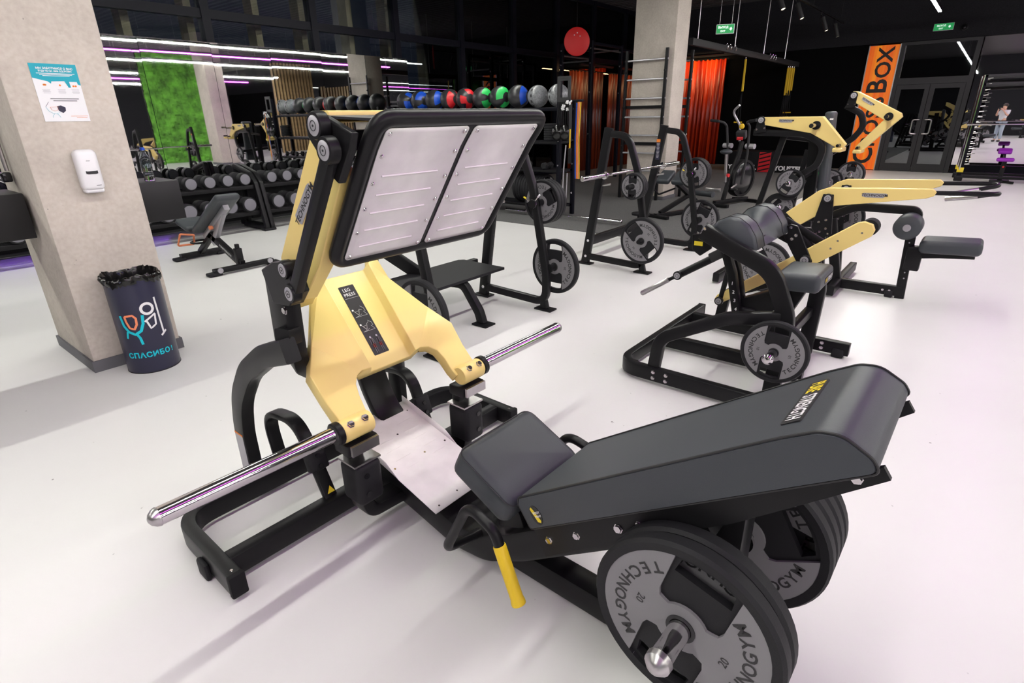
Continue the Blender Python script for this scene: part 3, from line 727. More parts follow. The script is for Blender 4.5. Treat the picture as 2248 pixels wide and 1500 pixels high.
# side rails under the backrest with bolts
for s in (-1, 1):
    poly = [(-.03, -.150), (.30, -.128), (.60, -.118), (.93, -.075), (.93, -.050), (-.02, -.050)]
    b = MB(); b.prism(poly, .012, bm @ fr((s*.152, 0, 0), (0, 1, 0), (0, 0, 1))); rl = b.obj('side_rail', 'black', lp, 30)
    for y, z, r in ((.02, -.10, .010), (.135, -.098, .010), (.29, -.094, .011), (.36, -.088, .006), (.88, -.062, .009)):
        b = MB(); bolt(b, bm @ V((s*.158, y, z)), bm.to_3x3() @ V((s, 0, 0)), r); b.obj('bolt', 'chrome', rl)
    # hand lever
    pth = fillet([(s*.10, -.43, .16), (s*.255, -.43, .20), (s*.255, -.545, .43), (s*.262, -.655, .40), (s*.262, -.735, .20)], [0, .05, .06, .06, 0], 8)
    b = MB(); b.tube(pth, .0165, 14); hn = b.obj('hand_lever', 'black', lp)
    d = (pth[-1]-pth[-2]).normalized(); e = pth[-1]
    b = MB(); b.lathe([(.018, 0), (.0195, .004), (.0195, .17), (.022, .182), (.022, .190), (.012, .196)], e-d*.17, d, 18); b.obj('grip', 'yellow_grip', hn)
# --- footplate
prf = [(-.088, 1.100), (-.322, 1.437), (-.385, 1.512)]
seg1 = hypot(prf[1][0]-prf[0][0], prf[1][1]-prf[0][1]); seg2 = hypot(prf[2][0]-prf[1][0], prf[2][1]-prf[1][1]); FPL = seg1+seg2
def fp(u, s, off=0.0):
    def pos(s):
        if s <= seg1: k = s/seg1; a, c = prf[0], prf[1]
        else: k = (s-seg1)/seg2; a, c = prf[1], prf[2]
        return (a[0]+(c[0]-a[0])*k, a[1]+(c[1]-a[1])*k)
    p = pos(s); q = pos(min(FPL, s+.004)); r_ = pos(max(0, s-.004)); t = V((q[0]-r_[0], q[1]-r_[1])).normalized()
    n = (-t.y, t.x)                         # toward the user
    n = (n[0], n[1]) if n[0] < 0 else (-n[0], -n[1])
    return V((u, p[0]+n[0]*off, p[1]+n[1]*off))
def fp_sheet(mb, u0, u1, s0, s1, off, rad=0.0, ns=14):
    # rounded rectangle sheet draped on the bent profile, built as strips
    ss = [s0+(s1-s0)*i/ns for i in range(ns+1)] + [seg1]
    if rad: ss += [s0+rad*(1-cos(pi/2*i/5)) for i in range(6)] + [s1-rad*(1-cos(pi/2*i/5)) for i in range(6)]
    ss = sorted({round(q, 5) for q in ss if s0-1e-6 <= q <= s1+1e-6}); vs = []; fs = []
    for s in ss:
        ins = 0.0
        if rad:
            dd = min(s-s0, s1-s)
            if dd < rad: ins = rad-math.sqrt(max(0, rad*rad-(rad-dd)**2))
        vs += [fp(u0+ins, s, off), fp(u1-ins, s, off)]
    for i in range(len(ss)-1): fs.append((2*i, 2*i+1, 2*i+3, 2*i+2))
    mb.add(vs, fs)
HWF = .318
path = []
for u, s in ((-HWF, .02), (HWF, .02), (HWF, FPL-.01), (-HWF, FPL-.01)): path.append((u, s))
p2 = fillet([(u, s, 0) for u, s in path], .045, 8, True)
fine = []
for i, p in enumerate(p2):
    q = p2[(i+1) % len(p2)]; k = max(1, int((q-p).length/.03))
    for j in range(k): fine.append(p+(q-p)*j/k)
b = MB(); b.sweep([fp(p.x, min(FPL, max(0, p.y)), .004) for p in fine], circ(.021, 14), None, True); fpo = b.obj('foot_platform_rim', 'black', lp, 60)
b = MB(); fp_sheet(b, -HWF, HWF, .01, FPL-.005, .006, .04); o = b.obj('backing_sheet', 'black', fpo, 30); so = o.modifiers.new('s', 'SOLIDIFY'); so.thickness = .02; so.offset = 0
for s in (-1, 1):
    u0, u1 = (-.296, -.010) if s < 0 else (.010, .296)
    b = MB(); fp_sheet(b, u0, u1, .035, FPL-.028, .0195, .014); pn = b.obj('steel_tread', 'plate_metal', fpo, 12); so = pn.modifiers.new('s', 'SOLIDIFY'); so.thickness = .003
    for k in range(5):
        ss = .085+k*.062
        b = MB(); b.bar([fp(u0+.035, ss, .0215), fp(u1-.055, ss, .0215)], .0045, .0035, (0, 0, 1), .0015); b.obj('pressed_rib', 'plate_metal', pn)
    for ss in (.048, .14, .225, .31, .395, .465):
        for uu in (u0+.014, u1-.014):
            b = MB(); p = fp(uu, ss, .0208); nn = fp(uu, ss, .05)-p; b.lathe([(.0062, 0), (.0045, .0025), (.001, .003)], p, nn, 10); b.obj('rivet', 'chrome', pn)
# --- yellow lever: two columns, apron with weight horns
for s in (-1,):
    poly = [lpu(-.345, *p) for p in ((686, 284), (704, 296), (750, 392), (702, 590), (668, 660), (640, 650), (617, 566))]
    b = MB(); b.prism(poly, .05, fr((s*.322, 0, 0), (0, 1, 0), (0, 0, 1))); col = b.obj('lever_column', 'yellow', lp, 30, .004)
    if s < 0:
        pa = V(lpu(-.348, 680, 418)); pb = V(lpu(-.348, 658, 478)); d = (pa-pb); c = (pa+pb)/2; L = d.length; d.normalize()
        q = fr((-.3478, c.x, c.y), (0, d.x, d.y), (0, -d.y, d.x))
        if (q.to_3x3() @ V((0, 0, 1))).x > 0: q = fr((-.3478, c.x, c.y), (0, d.x, d.y), (0, d.y, -d.x))
        bd = MB(); k = L*.62; bd.prism([(-k, -.012), (-k*.92, -.019), (k*.2, -.019), (k*.3, -.025), (k*.8, -.025), (k, .0), (k, .014), (k*.8, .019), (-k*.95, .019), (-k, .014)], .003, q); bo = bd.obj('brand_badge', 'cap_grey', col, 0)
        bt = MB(); text(bt, 'TECHNOGYM', .0265, q @ Matrix.Translation((0, -.001, .0016)), .02, .0004); bt.obj('badge_lettering', 'letter_black', bo, 0)
b = MB(); b.bar([(-.31, .06, 1.20), (.20, .06, 1.20)], .05, .06, (0, 0, 1)); b.obj('lever_crossbar', 'yellow', lp)
b = MB(); b.bar([(-.31, -.135, 1.508), (.24, -.135, 1.508)], .06, .03, (0, 1, 0)); b.obj('top_strip', 'yellow', lp)
half = [(.110, .345, .962), (.106, .085, .648), (.141, .100, .644), (.172, .084, .640), (.196, .060, .622), (.207, .030, .590), (.210, .0, .55), (.214, -.026, .525),
        (.323, -.020, .549), (.330, .05, .610), (.335, .116, .690), (.255, .215, .785), (.186, .312, .880), (.176, .40, .99)]
vs = [(-x, y, z) for x, y, z in half] + [(x, y, z) for x, y, z in half]
n = len(half)
F = [(0, 1, 2, 11), (0, 11, 12), (0, 12, 13), (2, 3, 11), (3, 4, 10, 11), (4, 5, 10), (5, 6, 9, 10), (6, 7, 8, 9)]
fs = [f for f in F] + [tuple(i+n for i in reversed(f)) for f in F] + [(0, 0+n, 1+n, 1)]
rec = len(vs)
for s in (-1, 1): vs += [(s*.098, .372, .930), (s*.094, .112, .616)]
fs = fs[:-1] + [(0, 1, rec+1, rec), (1+n, n, rec+2, rec+3), (rec, rec+1, rec+3, rec+2)]
vs = [tuple(v) for v in vs]
b = MB(); b.add(vs, fs); ap = b.obj('lever_apron', 'yellow', lp, 20)
import bmesh
_bm = bmesh.new(); _bm.from_mesh(ap.data); bmesh.ops.recalc_face_normals(_bm, faces=_bm.faces)
if sum((f.normal.z-f.normal.y)*f.calc_area() for f in _bm.faces) < 0: bmesh.ops.reverse_faces(_bm, faces=_bm.faces)
_bm.to_mesh(ap.data); _bm.free()
so = ap.modifiers.new('s', 'SOLIDIFY'); so.thickness = .050; so.offset = -1; so.use_even_offset = True
bv = ap.modifiers.new('b', 'BEVEL'); bv.width = .004; bv.segments = 2; bv.limit_method = 'ANGLE'; bv.angle_limit = R(50)
# apron joins the columns
for s in (-1, 1):
    if s < 0: b = MB(); b.bar([(s*.27, .12, 1.06), (s*.24, .30, .90)], .10, .06, (1, 0, 0)); b.obj('lever_knuckle', 'yellow', lp)
    b = MB(); b.lathe([(.036, 0), (.040, .006), (.040, .112), (.036, .118)], (s*.222, -.032, .522), (s, 0, 0), 24); hg = b.obj('horn_clamp', 'yellow', lp)
    for uu in (.255, .312):
        b = MB(); bolt(b, (s*uu, -.058, .552), (0, -.62, .78), .011, .010); b.obj('bolt', 'chrome', hg)
    b = MB(); b.lathe([(.038, 0), (.041, .003), (.041, .022), (.036, .026)], (s*.340, -.032, .525), (s, 0, 0), 24); b.obj('horn_collar', 'black', hg)
    b = MB(); b.cyl((s*.34, -.032, .528), (s*.895, -.032, .533), .0255, 28); hr = b.obj('weight_horn', 'chrome', lp)
    b = MB(); b.lathe([(.0255, 0), (.0268, .001), (.0268, .004), (.024, .012), (.016, .022), (.006, .027), (.0005, .028)], (s*.895, -.032, .533), (s, 0, 0), 24); b.obj('horn_tip', 'steel', hr)
    # stop bracket and bumper below each clamp
    b = MB(); b.rbox((s*.275, -.018, .452), (.125, .085, .045), .006); st = b.obj('stop_bracket', 'black', lp)
    b = MB(); b.box(s*.275-.055, s*.275+.055, -.075, -.064, .436, .474); b.obj('stop_plate', 'steel', st, 0)
    b = MB(); b.bar([(s*.275, .02, .43), (s*.27, .02, .36)], .06, .05, (1, 0, 0)); b.obj('stop_stem', 'black', st)
    b = MB(); b.rbox((s*.268, -.012, .295), (.105, .115, .165), .02, 3); bp_ = b.obj('bumper_block', 'rubber', lp)
    for zz in (.335, .26):
        e = MB(); e.lathe([(.011, 0), (.011, .002)], (s*.285, -.0705, zz), (0, -1, 0), 12); e.obj('socket', 'black_gloss', bp_)
    b = MB(); b.box(s*.268-.055, s*.268+.055, -.062, .04, .379, .386); b.obj('bumper_top_plate', 'steel', bp_, 0)
    b = MB(); b.bar(fillet([(s*.10, .02, .12), (s*.25, .02, .13), (s*.27, .02, .22)], .05), .09, .05, (0, 1, 0)); b.obj('bumper_arm', 'black', lp)
# --- instruction label on the apron
dk = V((0, .372, .930)); dl = V((0, .112, .616)); dn = (dl-dk).normalized()
lb = fr((0, (.349+.145)/2, (.904+.655)/2), (1, 0, 0), -dn)
if (lb.to_3x3() @ V((0, 0, 1))).z < 0: lb = lb @ Matrix.Rotation(pi, 4, 'Y')
lo = (lb.inverted() @ dl).z
LB = lb @ Matrix.Translation((-.012, -.006, lo+.0012))
b = MB(); b.prism(rrect(.068, .305, .003), .0016, LB); pl = b.obj('instruction_label', 'letter_black', ap, 0)
b = MB(); T = lambda x, y: LB @ Matrix.Translation((x, y, .0010))
text(b, 'LEG', .020, T(-.006, .134), .0, .0003); text(b, 'PRESS', .020, T(-.002, .113), .0, .0003)
def stroke(pts, w=.0014): b.sweep([LB @ V((x, y, .0014)) for x, y in pts], rrect(w, .0006, .0002), LB.to_3x3() @ V((0, 0, 1)))
stroke([(-.030, .098), (.030, .098)], .001)
for oy in (.035, -.030):
    stroke([(-.028, oy-.02), (.026, oy-.02), (.016, oy-.002)]); stroke([(-.028, oy-.02), (-.006, oy-.016), (.004, oy-.012)], .002)
    stroke([(-.010, oy-.014), (-.022, oy+.006)], .004); stroke([(-.008, oy-.012), (.002, oy+.010), (.012, oy+(.004 if oy > 0 else .016))], .003)
    stroke([(-.018, oy+.002), (-.004, oy+.004)], .002); stroke([(.012, oy+.022), (.024, oy+.010), (.024, oy-.004)], .0016)
    b.prism([(-.025+.004*cos(a), oy+.011+.004*sin(a)) for a in [k*pi/5 for k in range(10)]], .0004, LB @ Matrix.Translation((0, 0, .0012)))
b.obj('label_drawing', 'white_print', pl, 0)
b = MB()
def fig(ox, w, mt): 
    b.sweep([LB @ V((ox, y, .0013)) for y in (-.083, -.107)], rrect(.011, .0006, .0002), LB.to_3x3() @ V((0, 0, 1)))
    for s in (-1, 1):
        b.sweep([LB @ V(q) for q in ((ox+s*.006, -.084, .0013), (ox+s*.009, -.108, .0013))], rrect(.0028, .0006, .0002), LB.to_3x3() @ V((0, 0, 1)))
        b.sweep([LB @ V(q) for q in ((ox+s*.003, -.122, .0013), (ox+s*.004, -.145, .0013))], rrect(.0036, .0006, .0002), LB.to_3x3() @ V((0, 0, 1)))
    b.prism([(ox+.0038*cos(a), -.0775+.0048*sin(a)) for a in [k*pi/5 for k in range(10)]], .0004, LB @ Matrix.Translation((0, 0, .0012)))
fig(-.014, 0, 0); fig(.015, 0, 0); b.obj('label_figures', 'cap_grey', pl, 0)
b = MB()
for ox in (-.014, .015):
    for s in (-1, 1): b.sweep([LB @ V((ox+s*.0035, y, .0015)) for y in (-.107, -.122)], rrect(.0044, .0006, .0002), LB.to_3x3() @ V((0, 0, 1)))
b.obj('label_muscles', 'red_print', pl, 0)
wm = fr((-.3335, .02, .592), (0, -.8, -.6), (0, .6, -.8))
b = MB(); q = fr((-.331, .016, .600), (0, -.62, -.78), (0, .78, -.62))
if (q.to_3x3() @ V((0, 0, 1))).x > 0: q = fr((-.331, .016, .600), (0, .62, .78), (0, .78, -.62))
# --- upper and lower pivot brackets, link bars, pivot caps
for s in (-1,):
    poly = [lpu(-.365, *p) for p in ((676, 275), (682, 257), (698, 249), (714, 253), (778, 292), (774, 330), (750, 404), (733, 386), (702, 335), (682, 302))]
    b = MB(); b.prism(poly, .022, fr((s*.362, 0, 0), (0, 1, 0), (0, 0, 1))); br = b.obj('upper_bracket', 'black', lp, 30, .004)
    poly = [lpu(-.365, *p) for p in ((592, 588), (614, 572), (640, 572), (652, 592), (668, 640), (655, 668), (618, 660))]
    b = MB(); b.prism(poly, .05, fr((s*.37, 0, 0), (0, 1, 0), (0, 0, 1))); lb2 = b.obj('lower_bracket', 'black', lp, 30, .004)
    pa, pb = V(lpu(-.39, 729, 331)), V(lpu(-.39, 651, 642))
    b = MB(); b.bar([(s*.392, pa.x, pa.y), (s*.392, pb.x, pb.y)], .030, .036, (1, 0, 0), .004); b.obj('link_bar', 'black', lp)
    for i, (x, y, r) in enumerate(((694, 276, .030), (724, 330, .030), (624, 593, .026), (645, 643, .027))):
        c = lpu(-.395, x, y); out = .375 if i == 0 else (.375 if i == 2 else .385)
        b = MB(); b.lathe([(r*1.12, 0), (r*1.12, .022), (r*1.04, .027), (r*.82, .027)], (s*out, *c), (s, 0, 0), 28); pc = b.obj('pivot_cap', 'black', lp)
        b = MB(); b.lathe([(r*.80, 0), (r*.80, .0015), (r*.74, .0025), (.004, .0025)], (s*(out+.0265), *c), (s, 0, 0), 28); fc = b.obj('pivot_face', 'cap_grey', pc)
        b = MB(); b.ring([(r*.36, .0026), (r*.42, .0026), (r*.42, .0034), (r*.36, .0034)], (s*(out+.0265), *c), (s, 0, 0), 24); b.lathe([(.003, .0026), (.003, .0036)], (s*(out+.0265), *c), (s, 0, 0), 8); b.obj('pivot_ring', 'dark_grey', fc)
    b = MB(); bolt(b, (s*.362, .155, .925), (s, 0, 0), .012); b.obj('bolt', 'chrome', lp)
# carrier behind the foot platform
b = MB(); b.bar([(-.35, -.22, 1.45), (.25, -.22, 1.45)], .05, .09, (0, 0, 1)); b.obj('platform_carrier', 'black', lp)
b = MB(); vs = [(-.345, -.175, 1.505), (.24, -.175, 1.505), (.24, -.36, 1.495), (-.30, -.36, 1.495)]; b.add(vs, [(0, 1, 2, 3)]); o = b.obj('carrier_cover', 'dark_grey', lp, 0); so = o.modifiers.new('s', 'SOLIDIFY'); so.thickness = .006

# --- plates on the leg press pegs
def lpw(u, v, z): return LP0+LU*u+LV*v+V((0, 0, z))
P20.location = lpw(-.228, -1.21, .415); P20.rotation_euler = (R(14), 0, LPT)
plate(P20, lpw(-.180, -1.21, .415), R(38+60), 'black 20 kg weight plate on the leg press near peg, behind the outermost', 'plates on the leg press near peg', LPT)
for i in range(4):
    plate(P20, lpw(.160+.048*i, -1.21, .415), R(60 if i == 0 else 60+40*i), ['black 20 kg weight plate innermost on the leg press far peg', 'black 20 kg weight plate second from the beam on the leg press far peg',
          'black 20 kg weight plate third from the beam on the leg press far peg', 'black 20 kg weight plate outermost on the leg press far peg'][i], 'plates on the leg press far peg', LPT)
# ================================================================== ARM CURL MACHINE (planes x = const, profile in y,z)
def yz(x, pts): return [(x, y, z) for y, z in pts]
PX = (1, 0, 0)
def disc_cap(par, c, ax, r, name='pivot_cap'):
    b = MB(); b.lathe([(r*1.15, 0), (r*1.15, .016), (r*.85, .02), (r*.82, .018)], c, ax, 24); o = b.obj(name, 'black', par)
    b = MB(); b.lathe([(r*.80, 0), (r*.80, .0025), (r*.72, .003)], V(c)+V(ax).normalized()*.0175, ax, 24); b.obj('pivot_face', 'cap_grey', o)
    b = MB(); b.ring([(r*.34, .0032), (r*.42, .0032), (r*.42, .004), (r*.34, .004)], V(c)+V(ax).normalized()*.0175, ax, 20); b.obj('pivot_ring', 'dark_grey', o)
    return o
ac = begin('arm_curl_machine', 'black plate loaded arm curl machine with saddle arm pad and yellow lever', 'gym machine', (3.45, .95, 0))
b = MB(); b.bar(fillet([(2.85, .45, .062), (2.85, 1.475, .062), (4.17, 1.475, .062)], .14, 9), .085, .052, (0, 0, 1)); bs = b.obj('base_frame', 'black', ac)
b = MB(); b.rbox((4.175, 1.475, .062), (.02, .056, .089), .006); b.obj('end_cap', 'black_matt', bs)
for y in (1.16, 1.24):
    for z in (.045, .082): b = MB(); bolt(b, (2.823, y, z), (-1, 0, 0), .010); b.obj('bolt', 'chrome', bs)
b = MB(); b.rbox((2.9, 1.40, .06), (.016, .05, .07), .006); b.obj('bracket', 'black', bs)
for x, y0 in ((3.945, .40), (3.40, .55)):
    b = MB(); b.bar([(x, 1.46, .06), (x, y0, .06)], .055, .085, PX); bm_ = b.obj('spine_beam', 'black', ac)
    b = MB(); b.rbox((x-.005, y0+.06, .03), (.075, .07, .06), .01); b.obj('foot', 'rubber', bm_)
    for z in (.045, .08): b = MB(); bolt(b, (x-.028, y0+.16, z), (-1, 0, 0), .010); b.obj('bolt', 'chrome', bm_)
for x, xo in ((3.10, 2.85), (3.86, 3.95)):
    b = MB(); b.bar(fillet(yz(x, [(1.135, .885), (.735, .715), (.632, .47), (.645, .012)]), [0, .22, .22, 0], 10), .052, .090, PX, .010); ar = b.obj('arch_tube', 'black', ac)
    b = MB(); bolt(b, (x-.027, 1.12, .905), (-1, 0, 0), .007); b.obj('bolt', 'chrome', ar)
    b = MB(); b.bar(fillet([(xo+.02, 1.262, .06), (xo+.02, 1.235, .29), ((x+xo)/2, .90, .452), (x, .66, .468)], [0, .12, .14, 0], 9), .05, .07, PX); b.obj('brace_tube', 'black', ac)
for y, z in ((1.10, .86), (.66, .30)): b = MB(); b.bar([(3.10, y, z), (3.86, y, z)], .06, .05, (0, 0, 1)); b.obj('cross_tube', 'black', ac)
# saddle pad: loft along x
pr = [(1.105, .898), (1.075, .935), (1.02, .962), (.965, .957), (.915, .925), (.875, .868), (.855, .805), (.865, .792), (.94, .80), (1.03, .845), (1.09, .875)]
vs = []; fs = []
xs = [3.140, 3.146, 3.16, 3.19, 3.24, 3.28, 3.32, 3.36, 3.40, 3.44, 3.48, 3.52, 3.56, 3.60, 3.64, 3.68, 3.72, 3.77, 3.80, 3.814, 3.82]
cyz = V((.965, .835))
def sad_k(x):
    e = min(x-3.138, 3.822-x); k = 1.06 if e > .03 else .86+.20*math.sqrt(max(0, 1-(1-e/.03)**2))
    d = abs(x-3.48)
    if d < .20: k *= 1-.60*(.5+.5*cos(pi*d/.20))
    return k
for x in xs:
    k = sad_k(x)
    vs += [(x, cyz.x+(y-cyz.x)*(k if i < 7 else 1), cyz.y+(z-cyz.y)*(k if i < 7 else 1)) for i, (y, z) in enumerate(pr)]
m = len(pr)
for i in range(len(xs)-1):
    for j in range(m): fs.append((i*m+j, (i+1)*m+j, (i+1)*m+(j+1) % m, i*m+(j+1) % m))
fs.append(tuple(range(m))); fs.append(tuple((len(xs)-1)*m+j for j in reversed(range(m))))
b = MB(); b.add(vs, fs); sd = b.obj('arm_pad', 'vinyl', ac, 75)
for xx in (3.17, 3.29, 3.67, 3.79):
    b = MB(); b.tube([(xx, cyz.x+(y-cyz.x)*sad_k(xx)*1.004, cyz.y+(z-cyz.y)*sad_k(xx)*1.004) for y, z in pr[:7]], .002, 5); b.obj('pad_seam', 'letter_black', sd)
b = MB(); b.bar([(3.2, .97, .80), (3.76, .97, .80)], .05, .12, (0, 0, 1)); b.obj('pad_bracket', 'black', ac)
# seat
mx = Matrix.Rotation(R(-3), 4, 'X')
b = MB(); b.rbox((3.475, .655, .615), (.36, .235, .105), .03, 4, mtx=mx); se = b.obj('seat_pad', 'vinyl', ac, 60)
b = MB(); b.prism(rrect(.20, .036, .004), .003, fr((3.52, .5375, .618), (1, 0, 0), (0, 0, 1))); np_ = b.obj('name_patch', 'letter_black', se, 0)
b = MB(); text(b, 'PURE', .034, fr((3.452, .5355, .618), (1, 0, 0), (0, 0, 1)) @ Matrix.Diagonal((.66, 1, 1, 1)), .02, .0006); b.obj('patch_lettering', 'yellow_print', np_, 0)
b = MB(); text(b, 'STRENGTH', .034, fr((3.548, .5355, .618), (1, 0, 0), (0, 0, 1)) @ Matrix.Diagonal((.66, 1, 1, 1)), .02, .0006); b.obj('patch_lettering', 'white_print', np_, 0)
b = MB(); b.bar([(3.475, .66, .57), (3.475, .72, .42), (3.475, .82, .10)], .07, .09, PX); b.obj('seat_post', 'black', ac)
b = MB(); b.bar([(3.475, .70, .50), (3.475, .98, .36)], .10, .12, PX); b.obj('seat_carrier', 'black', ac)
for x in (3.37, 3.46): 
    b = MB(); b.bar([(x, 1.08, .72), (x, 1.03, .60), (x, .955, .30)], .055, .05, PX); gp = b.obj('guide_post', 'black', ac)
b = MB()
for i, ch in enumerate('12345'):
    text(b, ch, .028, fr((3.341, 1.013-.0135*i, .545-.052*i), (0, -1, 0), (0, .25, 1)), .02, .001)
b.obj('height_numbers', 'white_print', gp, 0)
b = MB(); b.rbox((3.43, .93, .36), (.06, .10, .05), .008); b.obj('adjuster', 'dark_grey', ac)
# curl handle
b = MB(); b.cyl((3.42, 1.165, .668), (3.42, 1.372, .530), .024, 20); hl = b.obj('handle_arm', 'black', ac)
disc_cap(hl, (3.395, 1.378, .526), (-1, 0, 0), .025)
b = MB(); b.cyl((3.42, 1.38, .524), (3.42, 1.45, .478), .012, 14); b.obj('handle_neck', 'black', hl)
b = MB(); b.lathe([(.0155, 0), (.017, .004), (.017, .225), (.014, .232)], (3.42, 1.447, .482), (0, .194, -.136), 18); b.obj('handle_grip', 'steel', hl)
b = MB(); b.rbox((3.42, 1.13, .70), (.10, .12, .06), .01, mtx=Matrix.Rotation(R(-33), 4, 'X')); b.obj('handle_block', 'dark_grey', ac)
q = fr((3.11, 1.165, .79), (0, -1, 0), (0, 0, 1))
b = MB(); b.prism([(-.06, .05), (.05, .07), (.06, -.02), (.0, -.07), (-.05, -.04)], .02, fr((3.16, 1.16, .80), (0, -1, 0), (0, 0, 1))); gd = b.obj('side_guard', 'black', ac, 30, .004)
b = MB(); b.box(3.147, 3.149, 1.15, 1.20, .79, .815); b.obj('guard_badge', 'yellow_print', gd, 0)
# yellow lever with counter roller
pl_ = [(.455, .905), (.41, .892), (.395, .86), (.405, .825), (.70, .598), (.74, .592), (1.235, .245), (1.255, .29), (1.24, .32), (.775, .675), (.49, .895)]
b = MB(); b.prism(pl_, .032, fr((3.80, 0, 0), (0, 1, 0), (0, 0, 1))); yl = b.obj('lever', 'yellow', ac, 30, .004)
b = MB(); b.lathe([(.030, 0), (.046, .006), (.048, .014), (.048, .09), (.04, .10)], (3.816, .43, .866), PX, 24); b.obj('lever_roller', 'black_matt', yl)
for y, z in ((.455, .84), (.57, .78), (.60, .73)): b = MB(); b.lathe([(.006, 0), (.005, .002)], (3.784, y, z), (-1, 0, 0), 8); b.obj('screw', 'steel', yl)
disc_cap(yl, (3.77, .725, .645), (-1, 0, 0), .030); disc_cap(yl, (3.77, 1.215, .286), (-1, 0, 0), .026)
b = MB(); b.prism([(.765, .615), (.735, .60), (.70, .605), (.685, .64), (.80, .845), (.84, .855), (.885, .83), (.88, .79)], .02, fr((3.78, 0, 0), (0, 1, 0), (0, 0, 1))); lk = b.obj('link_plate', 'black', ac, 30, .003)
for y, z in ((.835, .835), (.86, .80), (.80, .79), (.82, .765)): b = MB(); bolt(b, (3.769, y, z), (-1, 0, 0), .008); b.obj('bolt', 'chrome', lk)
b = MB(); b.bar([(3.79, 1.165, .66), (3.79, 1.215, .29)], .02, .035, PX); b.obj('link_bar', 'black', ac)
b = MB(); b.bar([(3.86, .90, .86), (3.86, .62, .72)], .03, .05, PX); b.obj('far_rail', 'black', ac)
b = MB(); b.prism(rrect(.07, .03, .004), .03, fr((3.40, .98, .75), (0, -1, .3), (0, 0, 1))); b.obj('stop_tag', 'yellow', ac, 0)
# plate peg
b = MB(); b.cyl((3.10, .632, .325), (2.845, .632, .325), .0225, 18); pg = b.obj('plate_peg', 'black_gloss', ac)
b = MB(); b.lathe([(.0225, 0), (.030, .002), (.029, .014), (.018, .025), (.001, .028)], (2.845, .632, .325), (-1, 0, 0), 20); b.obj('peg_cap', 'chrome', pg)
end()
P10.location = (2.955, .632, .325); P10.rotation_euler = (R(4), 0, 0)

# ================================================================== LOW ROW MACHINE (yellow arms reaching over a chest pad)
rw = begin('row_machine', 'plate loaded rowing machine with two long yellow arms and chest roller', 'gym machine', (5.63, .7, 0))
b = MB(); b.bar([(5.63, 1.75, .06), (5.63, .28, .06)], .06, .085, PX); bs = b.obj('spine_beam', 'black', rw)
b = MB(); b.rbox((5.63, .38, .03), (.09, .06, .06), .01); b.obj('foot', 'rubber', bs)
for y in (.38, .43): b = MB(); bolt(b, (5.598, y, .06), (-1, 0, 0), .008); b.obj('bolt', 'chrome', bs)
for xa, xb, y in ((5.15, 6.15, 1.72), (5.3, 6.35, .78)): b = MB(); b.bar([(xa, y, .06), (xb, y, .06)], .085, .06, (0, 0, 1)); b.obj('cross_beam', 'black', rw)
b = MB(); b.bar([(5.63, .30, .0), (5.63, .33, .60)], .05, .07, PX); po = b.obj('front_post', 'black', rw)
for k in range(7): b = MB(); b.lathe([(.006, 0), (.006, .001)], (5.604, .30+.004*k, .18+.05*k), (-1, 0, 0), 8); b.obj('pin_hole', 'cap_grey', po)
b = MB(); b.rbox((5.60, .27, .36), (.09, .11, .20), .012); b.obj('seat_slider', 'black', rw)
b = MB(); b.rbox((5.63, .05, .485), (.30, .40, .105), .035, 4, mtx=Matrix.Rotation(R(-3), 4, 'X')); st = b.obj('seat_pad', 'vinyl', rw, 60)
b = MB(); b.prism([(.27, .44), (-.12, .42), (-.12, .405), (.10, .385), (.27, .36)], .10, fr((5.63, 0, 0), (0, 1, 0), (0, 0, 1))); b.obj('seat_bracket', 'black', rw, 30)
b = MB(); b.lathe([(.03, 0), (.085, .003), (.098, .02), (.098, .21), (.085, .227), (.03, .23)], (5.43, .355, .625), PX, 32); ro = b.obj('chest_roller', 'vinyl', rw, 50)
b = MB(); b.lathe([(.028, 0), (.028, .006)], (5.432, .355, .625), (-1, 0, 0), 16); bolt(b, (5.426, .355, .625), (-1, 0, 0), .012); b.obj('roller_bolt', 'cap_grey', ro)
b = MB(); b.bar(fillet(yz(5.66, [(.33, .60), (.31, .735), (.76, .735), (.97, .62), (1.35, .60), (1.70, .08)]), [0, .06, .2, .2, .2, 0], 8), .055, .07, PX); b.obj('main_tube', 'black', rw)
b = MB(); b.bar([(5.63, .93, .62), (5.63, .80, .08)], .055, .08, PX); b.obj('rear_leg', 'black', rw)
